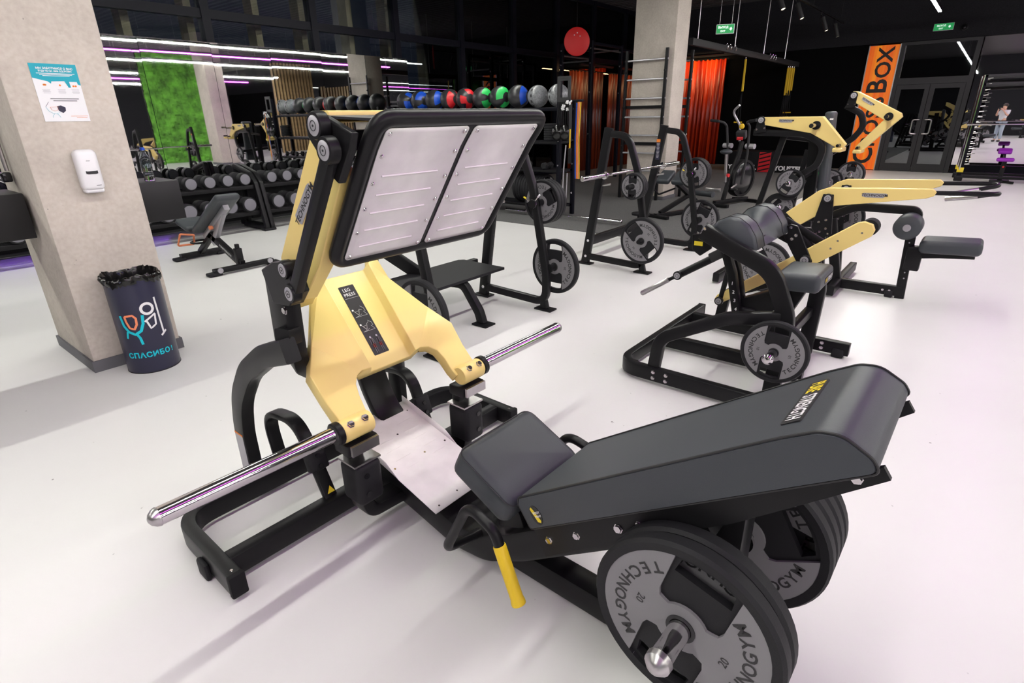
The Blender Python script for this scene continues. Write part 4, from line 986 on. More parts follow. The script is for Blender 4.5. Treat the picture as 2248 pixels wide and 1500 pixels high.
for x, s in ((5.25, -1), (6.0, 1)):
    pl_ = [(1.22, .70), (1.10, .60), (.86, .785), (.27, .885), (.225, .905), (.215, .935), (.245, .955), (.93, .925), (1.0, .895)]
    b = MB(); b.prism(pl_, .055, fr((x, 0, 0), (0, 1, 0), (0, 0, 1))); a = b.obj('lever_arm', 'yellow', rw, 30, .005)
    if s < 0:
        q = fr((x-.0285, .60, .885), (0, -1, .02), (0, 0, 1)); b = MB(); b.prism([(-.085, -.008), (-.06, -.016), (.06, -.016), (.085, .012), (.075, .018), (-.075, .018), (-.085, .012)], .002, q); bd = b.obj('brand_badge', 'cap_grey', a, 0)
        b = MB(); text(b, 'TECHNOGYM', .028, q @ Matrix.Translation((0, .001, .0012)), .02, .0005); b.obj('badge_lettering', 'letter_black', bd, 0)
    disc_cap(a, (x-.05, .915, .845), (-1, 0, 0), .032)
    b = MB(); b.prism([(.955, .875), (.88, .875), (.84, .56), (.92, .50), (1.0, .60)], .018, fr((x-.04, 0, 0), (0, 1, 0), (0, 0, 1))); pb = b.obj('pivot_plate', 'black', rw, 30, .003)
    for y, z in ((.90, .67), (.95, .65), (.89, .60), (.93, .57), (.87, .56)): b = MB(); bolt(b, (x-.049, y, z), (-1, 0, 0), .009); b.obj('bolt', 'chrome', pb)
    b = MB(); b.bar([(x+.02, .93, .60), (x+.02, .86, .08)], .05, .06, PX); b.obj('side_leg', 'black', rw)
    h = fillet([(x, .25, .925), (x, -.13, .94), (x-s*.10, -.14, .935), (x-s*.14, -.02, .905)], [0, .05, .05, 0], 8)
    b = MB(); b.tube(h, .0165, 12); ho = b.obj('handle', 'black', rw)
    b = MB(); b.cyl((x-s*.135, -.03, .905), (x-s*.20, .16, .865), .0175, 14); b.obj('handle_grip', 'steel', ho)
    b = MB(); b.cyl((x, .96, .55), (x+s*.24, .96, .55), .022, 16); b.obj('plate_peg', 'chrome', rw)
end()

# ================================================================== CHEST PRESS MACHINE (raised yellow arms, upright back pad)
cp = begin('chest_press_machine', 'plate loaded chest press with angled yellow arms and upright back pad', 'gym machine', (8.6, 1.75, 0))
def arm(x, poly, bend, tube, badge, horn, cap_, hand):
    b = MB(); b.prism(poly, .13, fr((x+.03, 0, 0), (0, 1, 0), (0, 0, 1))); a = b.obj('press_arm', 'yellow', cp, 30, .006)
    disc_cap(a, (x-.05, *cap_), (-1, 0, 0), .042)
    q = fr((x-.0385, *badge[:2]), (0, *badge[2:4]), (0, -badge[3] if badge[2] > 0 else badge[3], abs(badge[2])))
    if (q.to_3x3() @ V((0, 0, 1))).x > 0: q = q @ Matrix.Rotation(pi, 4, 'Y')
    b = MB(); b.prism([(-.09, -.01), (-.06, -.02), (.06, -.02), (.09, .012), (-.085, .02)], .002, q); bd = b.obj('brand_badge', 'cap_grey', a, 0)
    b = MB(); text(b, 'TECHNOGYM', .028, q @ Matrix.Translation((0, .001, .0012)), .02, .0006); b.obj('badge_lettering', 'letter_black', bd, 0)
    b = MB(); b.lathe([(.05, 0), (.05, .02)], (x-.055, *horn), PX, 20); b.obj('horn_collar', 'black', a)
    b = MB(); b.cyl((x-.30, *horn), (x+.30, *horn), .025, 18); b.obj('weight_horn', 'chrome', a)
    b = MB(); b.bar(fillet(yz(x+.02, tube), [0]+[.16]*(len(tube)-2)+[0], 9), .06, .075, PX); f = b.obj('arm_frame', 'black', cp)
    b = MB(); b.prism(bend, .02, fr((x-.03, 0, 0), (0, 1, 0), (0, 0, 1))); pb = b.obj('pivot_plate', 'black', cp, 30, .003)
    for y, z in bend[-2:]+bend[:1]:
        b = MB(); bolt(b, (x-.041, y*.7+cap_[0]*.3, z*.7+cap_[1]*.3), (-1, 0, 0), .010); b.obj('bolt', 'chrome', pb)
    b = MB(); b.tube([(x-.16, *hand), (x+.16, *hand)], .017, 12); b.obj('press_handle', 'black', a)
    b = MB(); b.rbox((x, hand[0], hand[1]-.05), (.30, .10, .05), .012); b.obj('handle_shoe', 'yellow', a)
arm(8.0, [(2.34, 1.445), (1.63, 1.445), (1.33, 1.13), (1.375, 1.065), (1.73, 1.255), (2.34, 1.36)], [(2.38, 1.42), (2.30, 1.42), (2.26, 1.27), (2.40, 1.25)],
    [(2.42, 1.26), (1.80, 1.245), (1.56, 1.12), (1.60, .88), (1.85, .70)], (2.03, 1.40, -1, 0), (1.68, 1.345), (2.33, 1.41), (1.39, 1.12))
arm(9.2, [(1.56, 1.745), (1.50, 1.74), (.965, 1.465), (.945, 1.42), (1.33, .985), (1.41, 1.04), (1.14, 1.385), (1.56, 1.63)], [(1.58, 1.72), (1.50, 1.70), (1.50, 1.54), (1.62, 1.54)],
    [(1.62, 1.57), (1.42, 1.47), (1.36, 1.30), (1.46, 1.15), (1.70, .95)], (1.36, 1.61, -.87, -.5), (1.09, 1.425), (1.54, 1.69), (1.36, 1.04))
b = MB(); b.rbox((8.38, 1.585, .98), (.28, .10, 1.04), .035, 4, rz=.03, mtx=Matrix.Rotation(R(-4), 4, 'X')); bp2 = b.obj('back_pad', 'vinyl', cp, 60)
b = MB(); b.box(8.239, 8.24, 1.56, 1.60, 1.40, 1.42); b.obj('pad_tag', 'white_print', bp2, 0)
b = MB(); b.bar([(8.58, 1.80, 1.38), (8.58, 1.72, .02)], .10, .14, PX); b.obj('main_column', 'black', cp)
b = MB(); b.bar([(8.0, 1.78, .72), (9.2, 1.78, .80)], .07, .08, (0, 0, 1)); b.obj('shoulder_bar', 'black', cp)
b = MB(); b.bar([(8.18, 2.08, 1.22), (8.18, 2.34, .02)], .06, .07, PX); b.bar([(8.18, 2.10, 1.20), (8.58, 1.85, 1.15)], .05, .05, (0, 0, 1)); b.obj('rear_leg', 'black', cp)
b = MB(); b.bar([(9.0, 1.95, 1.0), (9.0, 2.05, .02)], .06, .07, PX); b.obj('rear_leg', 'black', cp)
b = MB(); b.bar(fillet([(8.0, 1.20, .06), (8.0, 2.36, .06), (9.2, 2.36, .06), (9.2, 1.20, .06)], .14), .085, .055, (0, 0, 1)); b.obj('base_frame', 'black', cp)
b = MB(); b.rbox((8.58, 1.36, .50), (.34, .42, .10), .035, 4); b.obj('seat_pad', 'vinyl', cp, 60)
b = MB(); b.bar([(8.58, 1.40, .45), (8.58, 1.60, .05)], .07, .08, PX); b.obj('seat_post', 'black', cp)
for x, y, z in ((7.92, 1.86, .66), (9.08, 1.62, .58), (8.02, 1.95, .34), (9.25, 1.40, .68)):
    b = MB(); b.cyl((x-.10, y, z), (x+.16, y, z), .024, 16); b.lathe([(.032, 0), (.02, .012)], (x-.10, y, z), (-1, 0, 0), 16); b.obj('plate_peg', 'chrome', cp)
b = MB(); b.bar(fillet(yz(7.98, [(2.30, .06), (2.05, .50), (1.80, .45), (1.72, .70)]), .15), .06, .07, PX); b.obj('side_brace', 'black', cp)
end()
plate(P10, (7.93, 1.86, .66), R(30), 'black 10 kg weight plate on the chest press, high peg nearest the rubber floor', 'plates on the chest press')
plate(P10, (9.08, 1.62, .58), R(70), 'black 10 kg weight plate on the chest press peg beside the back pad', 'plates on the chest press')
plate(P10, (8.03, 1.95, .34), R(-50), 'black 10 kg weight plate on the chest press lower peg above the base', 'plates on the chest press')
for i in range(3): plate(P10, (9.20+.038*i, 1.40, .68), R(20*i), 'black 10 kg weight plate in the stack of three before the orange panel', 'three plates on the chest press far peg')
plate(P20, (6.12, .96, .55), R(10), 'black 20 kg weight plate on the far peg of the rowing machine', 'plates on the rowing machine')
plate(P20, (5.10, 1.30, .24), R(-35), 'black 20 kg weight plate leaning low beside the rowing machine arm', 'plates on the rowing machine')

# ================================================================== SQUAT RACKS
def squat_rack(xc, dy, label, platform):
    t = begin('squat_rack', label, 'squat rack', (xc, 2.8+dy, 0))
    Yz = lambda x, pts: [(x, y+dy, z) for y, z in pts]
    for s in (-1, 1):
        x = xc+s*.625
        b = MB(); b.bar(Yz(x, [(3.135, .02), (2.915, 1.385)]), .055, .085, PX); u = b.obj('upright', 'black', t)
        for k in range(9):
            f = .25+k*.075; b = MB(); b.lathe([(.008, 0), (.008, .001)], (x, 3.135-.22*f-.047+dy, .02+1.365*f), (0, -1, -.15), 8); b.obj('pin_hole', 'letter_black', u)
        b = MB(); b.bar(fillet(Yz(x, [(2.925, 1.335), (2.70, 1.31), (2.575, .98), (2.44, .30), (2.44, .065), (3.09, .085)]), [0, .14, .3, .3, .13, 0], 9), .05, .062, PX); b.obj('curved_brace', 'black', t)
        b = MB(); b.bar(Yz(x, [(2.47, .09), (2.45, .012)]), .05, .06, PX); b.obj('front_leg', 'black', t)
        for y in (3.135, 2.45): b = MB(); b.rbox((x, y+dy, .008), (.10, .17, .016), .007); b.obj('foot_plate', 'black', t)
        for y, z in ((3.095, .26), (3.12, .09)): b = MB(); bolt(b, (x-.028, y+dy, z), (-1, 0, 0), .012); b.obj('bolt', 'white_print', u)
        for y, z, L in ((2.545, .865, .26), (2.425, .352, .20)):
            b = MB(); b.lathe([(.04, 0), (.04, .012), (.026, .014), (.026, L-.02), (.02, L)], (x, y+dy, z), (s, 0, 0), 18); b.obj('plate_peg', 'black', t)
        b = MB(); b.lathe([(.034, 0), (.034, .05)], (x-.06*1, 2.545+dy, .865), PX, 16); b.obj('peg_stub', 'black', t)
        for f in (.60, .67): b = MB(); b.cyl((x, 3.135-.22*f-.04+dy, .02+1.365*f), (x, 3.135-.22*f-.13+dy, .035+1.365*f), .011, 10); b.obj('bar_hook', 'steel', t)
        if s > 0 and not platform:
            e = fr((x-.0285, 2.958+dy, 1.13), (0, -.16, 1), (0, -1, -.16)); q = fr((x-.0285, 2.96+dy, 1.12), (0, -1, 0), (0, -.16, 1))
            b = MB(); b.prism(rrect(.05, .22, .004), .001, q); sk = b.obj('instruction_sticker', 'navy', u, 0)
            b = MB(); b.prism(rrect(.046, .034, .004), .001, q @ Matrix.Translation((0, .098, .0008))); b.obj('sticker_header', 'orange_print', sk, 0)
            b = MB()
            for k in range(12): b.prism(rrect(.036-.006*(k % 3), .006, .001), .001, q @ Matrix.Translation((0, .068-.014*k, .0008)))
            b.obj('sticker_lines', 'cap_grey', sk, 0)
    b = MB(); b.bar([(xc-.62, 3.10+dy, .25), (xc+.62, 3.10+dy, .25)], .09, .06, (0, 0, 1)); b.obj('rear_crossbar', 'black', t)
    if platform:
        b = MB(); b.prism([(xc-.50, 2.90), (xc+.50, 2.90), (xc+.50, 3.36), (xc+.46, 3.40), (xc-.46, 3.40), (xc-.50, 3.36)], .022, fr((0, 0, .33), (1, 0, 0), (0, 1, 0))); pf = b.obj('spotter_platform', 'rubber', t, 30, .004)
        b = MB(); b.bar(fillet([(xc+.04, 3.2, .28), (xc+.04, 2.93, .30), (xc+.04, 2.78, .10), (xc+.04, 2.75, .012)], .10), .055, .07, PX); b.obj('platform_leg', 'black', t)
        b = MB(); b.rbox((xc+.04, 2.74, .008), (.12, .15, .016), .007); b.obj('foot_plate', 'black', t)
        b = MB(); b.bar([(xc-.62, 3.22+dy, .30), (xc+.62, 3.22+dy, .30)], .06, .06, (0, 0, 1)); b.obj('platform_crossbar', 'black', t)
        b = MB(); b.bar([(xc-.05, 3.3, .32), (xc-.25, 3.75, .62)], .10, .06, (0, 0, 1)); b.obj('diagonal_brace', 'black', t)
        b = MB(); b.bar([(xc-.62, 2.97+dy, 1.05), (xc-.62, 2.97+dy, 1.05001)], .01, .01, PX)
    end(); return t
squat_rack(5.73, 0, 'black squat rack holding a chrome barbell at the rubber floor edge', False)
squat_rack(2.95, .12, 'black squat rack with a low spotter platform behind the leg press', True)
P5 = make_plate(.124, .030, '5', 'black 5 kg weight plate in the stack of three under the barbell sleeve', 'three small plates on the squat rack with barbell')
P5.location = (4.955, 2.545, .865)
for i in range(1, 3): plate(P5, (4.955+.032*i, 2.545, .865), R(25*i), None, None)
plate(P20, (4.985, 2.425, .352), R(-45), 'black 20 kg weight plate on the low near peg of the barbell squat rack', 'plates on the barbell squat rack')
plate(P20, (6.46, 2.425, .352), R(20), 'black 20 kg weight plate on the low far peg of the barbell squat rack', 'plates on the barbell squat rack')
for i in range(3): plate(P10, (6.44+.038*i, 2.545, .865), R(-8), 'black 10 kg plate stacked in three on the barbell squat rack far peg', 'three plates on the barbell squat rack far peg')
plate(P20, (3.68, 2.545, .352), R(0), 'black 20 kg weight plate on the low far peg beside the spotter platform', 'plates on the platform squat rack')
plate(P20, (2.21, 2.545, .352), R(0), 'black 20 kg weight plate on the low near peg beside the yellow apron', 'plates on the platform squat rack')
for i in range(3): plate(P10, (3.66+.038*i, 2.665, .865), R(60), 'black 10 kg weight plate in the stack of three on the platform squat rack', 'three plates on the platform squat rack')
def clip(loc, label):
    t = thing('spring_clip', label, 'spring clip', loc, 0, 'spring clips on the squat racks')
    b = MB(); b.tube([(0.004*sin(3*a), .031*cos(a), .031*sin(a)) for a in [k*pi/10 for k in range(20)]], .004, 6, True); b.obj('coil', 'chrome', t)
    for a in (.5, 2.3):
        b = MB(); b.tube([(0, .031*cos(a), .031*sin(a)), (0, .09*cos(a), .09*sin(a))], .004, 6); b.obj('prong', 'chrome', t)
        b = MB(); b.cyl((0, .075*cos(a), .075*sin(a)), (0, .10*cos(a), .10*sin(a)), .007, 8); b.obj('prong_sleeve', 'yellow_print' if a < 1 else 'white_print', t)
clip((3.53, 2.665, .865), 'chrome spring clip on the platform squat rack plate peg')
clip((6.31, 2.545, .865), 'chrome spring clip on the barbell squat rack plate peg')
def barbell(label, loc, rz, z):
    t = thing('barbell', label, 'barbell', (loc[0], loc[1], z), rz)
    b = MB(); b.cyl((-.66, 0, 0), (.66, 0, 0), .014, 14); b.obj('shaft', 'chrome', t)
    for s in (-1, 1):
        b = MB(); b.lathe([(.025, 0), (.038, .002), (.038, .024), (.025, .026), (.0255, .425), (.020, .43)], (s*.655, 0, 0), (s, 0, 0), 20); b.obj('sleeve', 'chrome', t)
    return t
barbell('chrome barbell racked across the squat rack uprights', (5.70, 2.90), 0, .945)
barbell('chrome barbell lying along the edge of the rubber floor', (7.25, 4.95), R(90), .066)
# ================================================================== AROUND THE LEFT PILLAR
PY = 4.18
t = begin('safety_poster', 'white poster with a teal header and mask drawing on the concrete pillar', 'poster', (1.065, PY-.004, 1.665))
x0, x1, z0, z1 = .956, 1.174, 1.516, 1.816; w = x1-x0
b = MB(); b.box(x0, x1, PY-.004, PY-.001, z0, z1); sh = b.obj('sheet', 'paper', t, 0)
q = fr((x0, PY-.0045, z0), (1, 0, 0), (0, 0, 1)); h = z1-z0
b = MB(); b.prism([(0, h), (0, h*.755), (w*.30, h*.70), (w*.36, h*.66), (w*.38, h*.70), (w*.66, h*.71), (w*.72, h*.595), (w*.77, h*.60), (w*.76, h*.70), (w*.93, h*.70), (w*.94, h*.655), (w, h*.64), (w, h)], .001, q); b.obj('header', 'teal', t, 0)
b = MB()
for ch, s_, z in (('МЫ ЗАБОТИМСЯ О ВАС', .0145, .92), ('БУДЬТЕ НА 100% ЗДОРОВЫ', .0115, .875)): text(b, ch, s_, q @ Matrix.Translation((w*.52, h*z, .001)), .03, .0004)
for k in range(3): b.prism(rrect(w*(.82-.12*k), .0028, .001), .0006, q @ Matrix.Translation((w*.52, h*(.835-.02*k), .0008)))
b.obj('header_lettering', 'white_print', t, 0)
b = MB()
for k, ww in enumerate((.62, .52)): b.prism(rrect(w*ww, .0035, .001), .0006, q @ Matrix.Translation((w*.56, h*(.40-.035*k), .0006)))
b.obj('caption_lines', 'dark_grey', t, 0)
b = MB()
for cx in (.22, .55, .85):
    for k in range(4): b.prism(rrect(w*(.17-.02*(k % 2)), .0018, .0008), .0005, q @ Matrix.Translation((w*cx, h*(.56-.02*k), .0006)))
b.obj('column_text', 'cap_grey', t, 0)
b = MB()
for cx, cz in ((.20, .64), (.23, .64), (.54, .635), (.83, .625), (.88, .625)): b.prism([(.005*cos(a), .005*sin(a)) for a in [k*pi/5 for k in range(10)]], .0006, q @ Matrix.Translation((w*cx, h*cz, .0007)))
for k in range(2): b.prism(rrect(w*(.38-.14*k), .0018, .0008), .0005, q @ Matrix.Translation((w*(.78+.05*k), h*(.095-.025*k), .0006)))
b.obj('orange_print', 'orange_print', t, 0)
def pst(b, pts, wd): b.sweep([q @ V((w*x, h*z, .0009)) for x, z in pts], rrect(wd, .0006, .0002), (0, 1, 0))
b = MB(); pst(b, [(.10, .26), (.14, .19), (.22, .145), (.30, .14), (.38, .165)], .0032); pst(b, [(.25, .14), (.20, .10), (.20, .07)], .003); pst(b, [(.30, .14), (.34, .11), (.36, .075)], .003); b.obj('mask_line', 'teal_bright', t, 0)
b = MB(); pst(b, [(.19, .255), (.36, .26), (.34, .20), (.27, .185), (.21, .21), (.19, .255)], .0032); b.obj('mask_shape', 'salmon', t, 0)
b = MB(); b.prism([(w*x, h*z) for x, z in ((.34, .27), (.43, .285), (.52, .25), (.51, .19), (.44, .15), (.36, .19))], .0008, q); pst(b, [(.10, .26), (.19, .345)], .004); b.obj('mask_cloth', 'navy', t, 0)
end()
t = begin('soap_dispenser', 'white wall mounted sanitizer dispenser on the concrete pillar', 'dispenser', (1.08, PY, 1.24))
b = MB(); b.rbox((1.08, PY-.045, 1.245), (.115, .085, .235), .028, 4, rz=.03); bo = b.obj('cover', 'white_plastic', t, 60)
b = MB(); b.rbox((1.08, PY-.04, 1.13), (.10, .07, .03), .012, 3); b.obj('nozzle_base', 'white_plastic', t, 60)
b = MB(); b.prism([(-.03, -.008), (-.02, -.011), (.02, -.011), (.03, -.008), (.03, .008), (.02, .006), (-.02, .006), (-.03, .008)], .002, fr((1.085, PY-.0885, 1.235), (1, 0, 0), (0, 0, 1))); b.obj('level_window', 'dark_grey', bo, 0)
b = MB(); text(b, 'clean', .010, fr((1.08, PY-.0885, 1.30), (1, 0, 0), (0, 0, 1)), .01, .0005); b.box(1.09, 1.115, PY-.0885, PY-.088, 1.158, 1.161); b.obj('small_print', 'dark_grey', bo, 0)
end()
t = begin('conduit', 'grey conduit pipe with a black socket on the pillar side', 'conduit', (.80, 4.66, 1.2))
b = MB(); b.tube([(.80, 4.66, 1.24), (.80, 4.66, CEIL)], .012, 10); b.obj('pipe', 'steel', t)
b = MB(); b.rbox((.785, 4.66, 1.205), (.05, .07, .06), .012, 3); b.obj('socket', 'black_gloss', t)
end()
# bin
BX, BY = 1.105, 4.008
t = begin('waste_bin', 'navy printed cylinder waste bin with a black liner before the pillar', 'bin', (BX, BY, 0))
b = MB(); b.ring([(.146, .004), (.150, .0), (.152, .006), (.152, .612), (.148, .612)], (BX, BY, 0), (0, 0, 1), 56); b.lathe([(.148, .003), (.148, .012)], (BX, BY, 0), (0, 0, 1), 40); body = b.obj('body', 'navy', t)
b = MB(); b.ring([(.1520, 0), (.1535, 0), (.1535, .006), (.152, .006)], (BX, BY, 0), (0, 0, 1), 56); b.obj('base_rim', 'letter_black', body)
rr = random.Random(5); N = 72; rings = []
for r, z, j in ((.138, .45, .004), (.140, .60, .006), (.150, .632, .008), (.158, .628, .008), (.160, .605, .007), (.157, .583, .009)):
    rings.append([(r+rr.uniform(-j, j)+.004*sin(9*2*pi*i/N), z+rr.uniform(-j, j)+.010*sin(3*2*pi*i/N)*(1 if z > .55 else 0)) for i in range(N)])
vs = [(BX+r*cos(2*pi*i/N), BY+r*sin(2*pi*i/N), z) for rg in rings for i, (r, z) in enumerate(rg)]
fs = [(k*N+i, k*N+(i+1) % N, (k+1)*N+(i+1) % N, (k+1)*N+i) for k in range(len(rings)-1) for i in range(N)]
b = MB(); b.add(vs, fs); b.add([(BX+.137*cos(2*pi*i/N), BY+.137*sin(2*pi*i/N), .46) for i in range(N)], [tuple(range(N))]); b.obj('liner_bag', 'bag', t, 70)
A0 = atan2(0-BY, 0-BX)                      # direction to the viewing side
def bp(a, z, o=.0012): return V((BX+(.152+o)*cos(A0+a), BY+(.152+o)*sin(A0+a), z))
def bstroke(mb, pts, wd, n=3):
    P = []
    for i in range(len(pts)-1):
        for k in range(n): f = k/n; P.append((pts[i][0]+(pts[i+1][0]-pts[i][0])*f, pts[i][1]+(pts[i+1][1]-pts[i][1])*f))
    P.append(pts[-1]); vs = []; fs = []
    for i, (a, z) in enumerate(P):
        p0 = P[max(0, i-1)]; p1 = P[min(len(P)-1, i+1)]; dx, dz = (p1[0]-p0[0])*.152, p1[1]-p0[1]; L = hypot(dx, dz) or 1
        nx, nz = -dz/L*wd/2, dx/L*wd/2
        vs += [bp(a+nx/.152, z+nz), bp(a-nx/.152, z-nz)]
    for i in range(len(P)-1): fs.append((2*i, 2*i+2, 2*i+3, 2*i+1))
    mb.add(vs, fs)
def circ_pts(ca, cz, r, n=18): return [(ca+r*cos(2*pi*k/n)/.152, cz+r*sin(2*pi*k/n)) for k in range(n+1)]
# a>0 is to the right as seen
b = MB(); bstroke(b, circ_pts(.25, .425, .033), .016, 1); bstroke(b, [(.05, .345), (.50, .385)], .011); bstroke(b, [(.12, .35), (.22, .295), (.43, .315), (.48, .38)], .011); bstroke(b, [(.62, .485), (.66, .25)], .012); bstroke(b, [(.54, .232), (.79, .258)], .013); b.obj('white_drawing', 'white_print', body, 0)
b = MB(); bstroke(b, [(-.80, .395), (-.74, .33), (-.60, .29), (-.38, .27), (-.15, .29), (-.02, .335), (.03, .39)], .016); bstroke(b, [(-.34, .275), (-.25, .245), (-.21, .20)], .015); bstroke(b, [(-.66, .29), (-.73, .245)], .012); b.obj('teal_drawing', 'teal_bright', body, 0)
b = MB(); bstroke(b, [(-.62, .39), (-.32, .395), (-.22, .375), (-.24, .335), (-.36, .305), (-.52, .315), (-.60, .355), (-.62, .39)], .013); b.obj('salmon_drawing', 'salmon', body, 0)
b = MB()
for i, ch in enumerate('СПАСИБО!'):
    a = -.80+i*.235; p = bp(a, .125, .0); ex = V((-sin(A0+a), cos(A0+a), 0)); m_ = fr(p, ex, (0, 0, 1)); text(b, ch, .047, m_, .035, .0014)
b.obj('lettering', 'teal_bright', body, 0)
end()
# counter wrapping the pillar
for nm, xa, xb, lab in (('c', 1.36, 1.682, 'short black counter slab sticking out right of the concrete pillar'), ('c', -2.2, .80, 'long black counter slab running left from the concrete pillar')):
    t = begin('counter', lab, 'counter', ((xa+xb)/2, 4.65, 0))
    b = MB(); b.rbox(((xa+xb)/2, 4.65, .985), (xb-xa, .40, .27), .006); b.obj('slab', 'counter_black', t, 30)
    if xb > 1:
        b = MB(); b.rbox((1.3625, 4.65, 1.05), (.035, .30, .06), .004); b.obj('wall_bracket', 'black', t)
    else:
        for x in (-1.9, -.2): b = MB(); b.bar([(x, 4.72, 0), (x, 4.72, .86)], .06, .06, (1, 0, 0)); b.obj('leg', 'black', t)
    end()
t = thing('water_bottle', 'clear plastic water bottle with blue cap on the counter slab', 'bottle', (1.535, 4.55, 1.12))
b = MB(); b.lathe([(.030, 0), (.033, .004), (.033, .05), (.031, .06), (.033, .07), (.033, .145), (.028, .165), (.015, .19), (.012, .20), (.012, .208)], (0, 0, 0), (0, 0, 1), 28); b.obj('bottle_body', 'bottle_clear', t, 50)
b = MB(); b.ring([(.0335, .085), (.0342, .085), (.0342, .135), (.0335, .135)], (0, 0, 0), (0, 0, 1), 28); b.obj('label_band', 'bottle_clear', t)
b = MB(); b.lathe([(.0145, 0), (.0145, .018), (.012, .020)], (0, 0, .205), (0, 0, 1), 18); b.obj('cap', 'blue', t)

# ================================================================== ADJUSTABLE BENCH
t = begin('adjustable_bench', 'black adjustable weight bench with raised backrest before the dumbbell racks', 'bench', (2.72, 6.5, 0))
XB = 2.72
b = MB(); b.bar([(2.40, 5.99, .045), (3.05, 5.99, .045)], .05, .07, (0, 0, 1)); fb = b.obj('front_foot', 'black', t)
for x in (2.40, 3.05):
    b = MB(); b.rbox((x, 5.99, .02), (.14, .10, .035), .012); b.obj('foot_pad', 'rubber', fb)
    b = MB(); b.lathe([(.02, 0), (.028, .002), (.028, .02)], (x+(.05 if x < 2.7 else -.05), 5.955, .055), (0, -1, 0), 14); b.obj('wheel', 'cap_grey', fb)
b = MB(); b.bar([(2.49, 7.03, .045), (2.95, 7.03, .045)], .06, .07, (0, 0, 1)); rf = b.obj('rear_foot', 'black', t)
for x in (2.47, 2.95): b = MB(); b.rbox((x, 7.03, .02), (.12, .11, .035), .012); b.obj('foot_pad', 'rubber', rf)
b = MB(); b.bar([(XB, 6.0, .06), (XB, 6.72, .34)], .05, .09, PX); sp = b.obj('spine', 'black', t)
b = MB(); text(b, 'PURESTRENGTH', .035, fr((XB-.026, 6.3, .175), (0, -.93, -.37), (0, -.37, .93)), .02, .001); b.obj('spine_lettering', 'white_print', sp, 0)
b = MB(); b.bar([(XB, 7.03, .06), (XB, 6.58, .34)], .05, .07, PX); b.obj('rear_strut', 'black', t)
b = MB(); b.bar([(XB, 6.60, .22), (XB, 6.22, .60)], .05, .07, PX); b.obj('back_strut', 'cap_grey', t)
b = MB(); b.rbox((XB, 6.06, .14), (.07, .07, .18), .008); b.rbox((XB, 6.06, .245), (.04, .04, .06), .006); b.obj('storage_post', 'black', t)
mx = Matrix.Rotation(atan2(.48, -.80)+pi, 4, 'X')
b = MB(); b.rbox((XB, 6.42, .565), (.27, .90, .075), .04, 4, mtx=Matrix.Rotation(-atan2(.46, .82), 4, 'X')); b.obj('backrest_pad', 'vinyl', t, 60)
b = MB(); b.bar([(XB, 6.12, .66), (XB, 6.78, .28)], .06, .06, PX); b.obj('backrest_frame', 'cap_grey', t)
b = MB(); b.rbox((XB-.02, 7.0, .40), (.30, .30, .07), .04, 4, mtx=Matrix.Rotation(R(14), 4, 'X')); b.obj('seat_pad', 'vinyl', t, 60)
b = MB(); b.tube(fillet([(XB-.10, 6.86, .30), (XB-.22, 6.92, .32), (XB-.24, 7.0, .18), (XB-.06, 7.0, .17), (XB-.10, 6.86, .30)], .02), .011, 8); b.obj('adjust_lever', 'salmon', t)
b = MB(); b.lathe([(.014, 0), (.022, .01), (.022, .04)], (XB-.04, 6.45, .42), (-1, 0, 0), 14); b.obj('adjust_knob', 'salmon', t)
b = MB(); b.tube([(XB+.12*cos(a), 6.92+.10*sin(a), .20+.10*cos(a)*0) for a in [k*pi/8 for k in range(16)]], .012, 8, True); b.obj('guide_ring', 'black', t)
end()

# ================================================================== DUMBBELL RACKS AND DUMBBELLS
def db_rack(xa, xb, label):
    t = begin('dumbbell_rack', label, 'dumbbell rack', ((xa+xb)/2, 8.3, 0))
    for x in (xa, xb):
        b = MB(); b.bar(fillet(yz(x, [(8.60, .045), (7.96, .045), (8.08, .66), (8.20, .79), (8.62, .90), (8.66, .04)]), [0, .03, .1, .1, .05, 0], 6), .06, .07, PX); b.obj('side_frame', 'black', t)
        b = MB(); b.rbox((x, 8.0, .02), (.10, .12, .04), .01); b.obj('foot', 'rubber', t)
    for y, z in ((8.20, .626), (8.16, .264)):
        for k, dy in enumerate((-.10, .12)):
            b = MB(); b.bar([(xa, y+dy, z), (xb, y+dy, z)], .055, .035, (0, 0, 1), .006); b.obj('shelf_rail', 'black', t)
    b = MB(); b.box(xa, xb, 8.52, 8.55, .12, .60); b.obj('back_panel', 'black_matt', t, 0)
    end()
db_rack(-.55, 1.72, 'two tier dumbbell rack left of the concrete pillar by the mirrors')
db_rack(1.80, 4.07, 'two tier dumbbell rack directly behind the adjustable bench')
db_rack(4.15, 6.40, 'two tier dumbbell rack behind the leg press foot platform')
def make_db(r, L, label, group):
    t = thing('dumbbell', label, 'dumbbell', (0, 0, 0), 0, group)
    b = MB(); b.cyl((0, -.07, 0), (0, .07, 0), .016, 12); b.obj('handle', 'chrome', t)
    for s in (-1, 1):
        b = MB(); b.lathe([(r*.55, 0), (r, .012), (r, L-.012), (r*.90, L), (r*.80, L)], (0, s*.06, 0), (0, s, 0), 28); hd = b.obj('head', 'rubber', t)
        b = MB(); b.lathe([(r*.82, 0), (r*.82, .003), (r*.76, .004)], (0, s*(.06+L-.001), 0), (0, s, 0), 28); fc = b.obj('end_disc', 'disc_grey', hd)
        b = MB(); b.ring([(r*.30, .004), (r*.34, .004), (r*.34, .005), (r*.30, .005)], (0, s*(.06+L-.001), 0), (0, s, 0), 16); b.obj('disc_mark', 'dark_grey', fc)
    return t
dg = {}
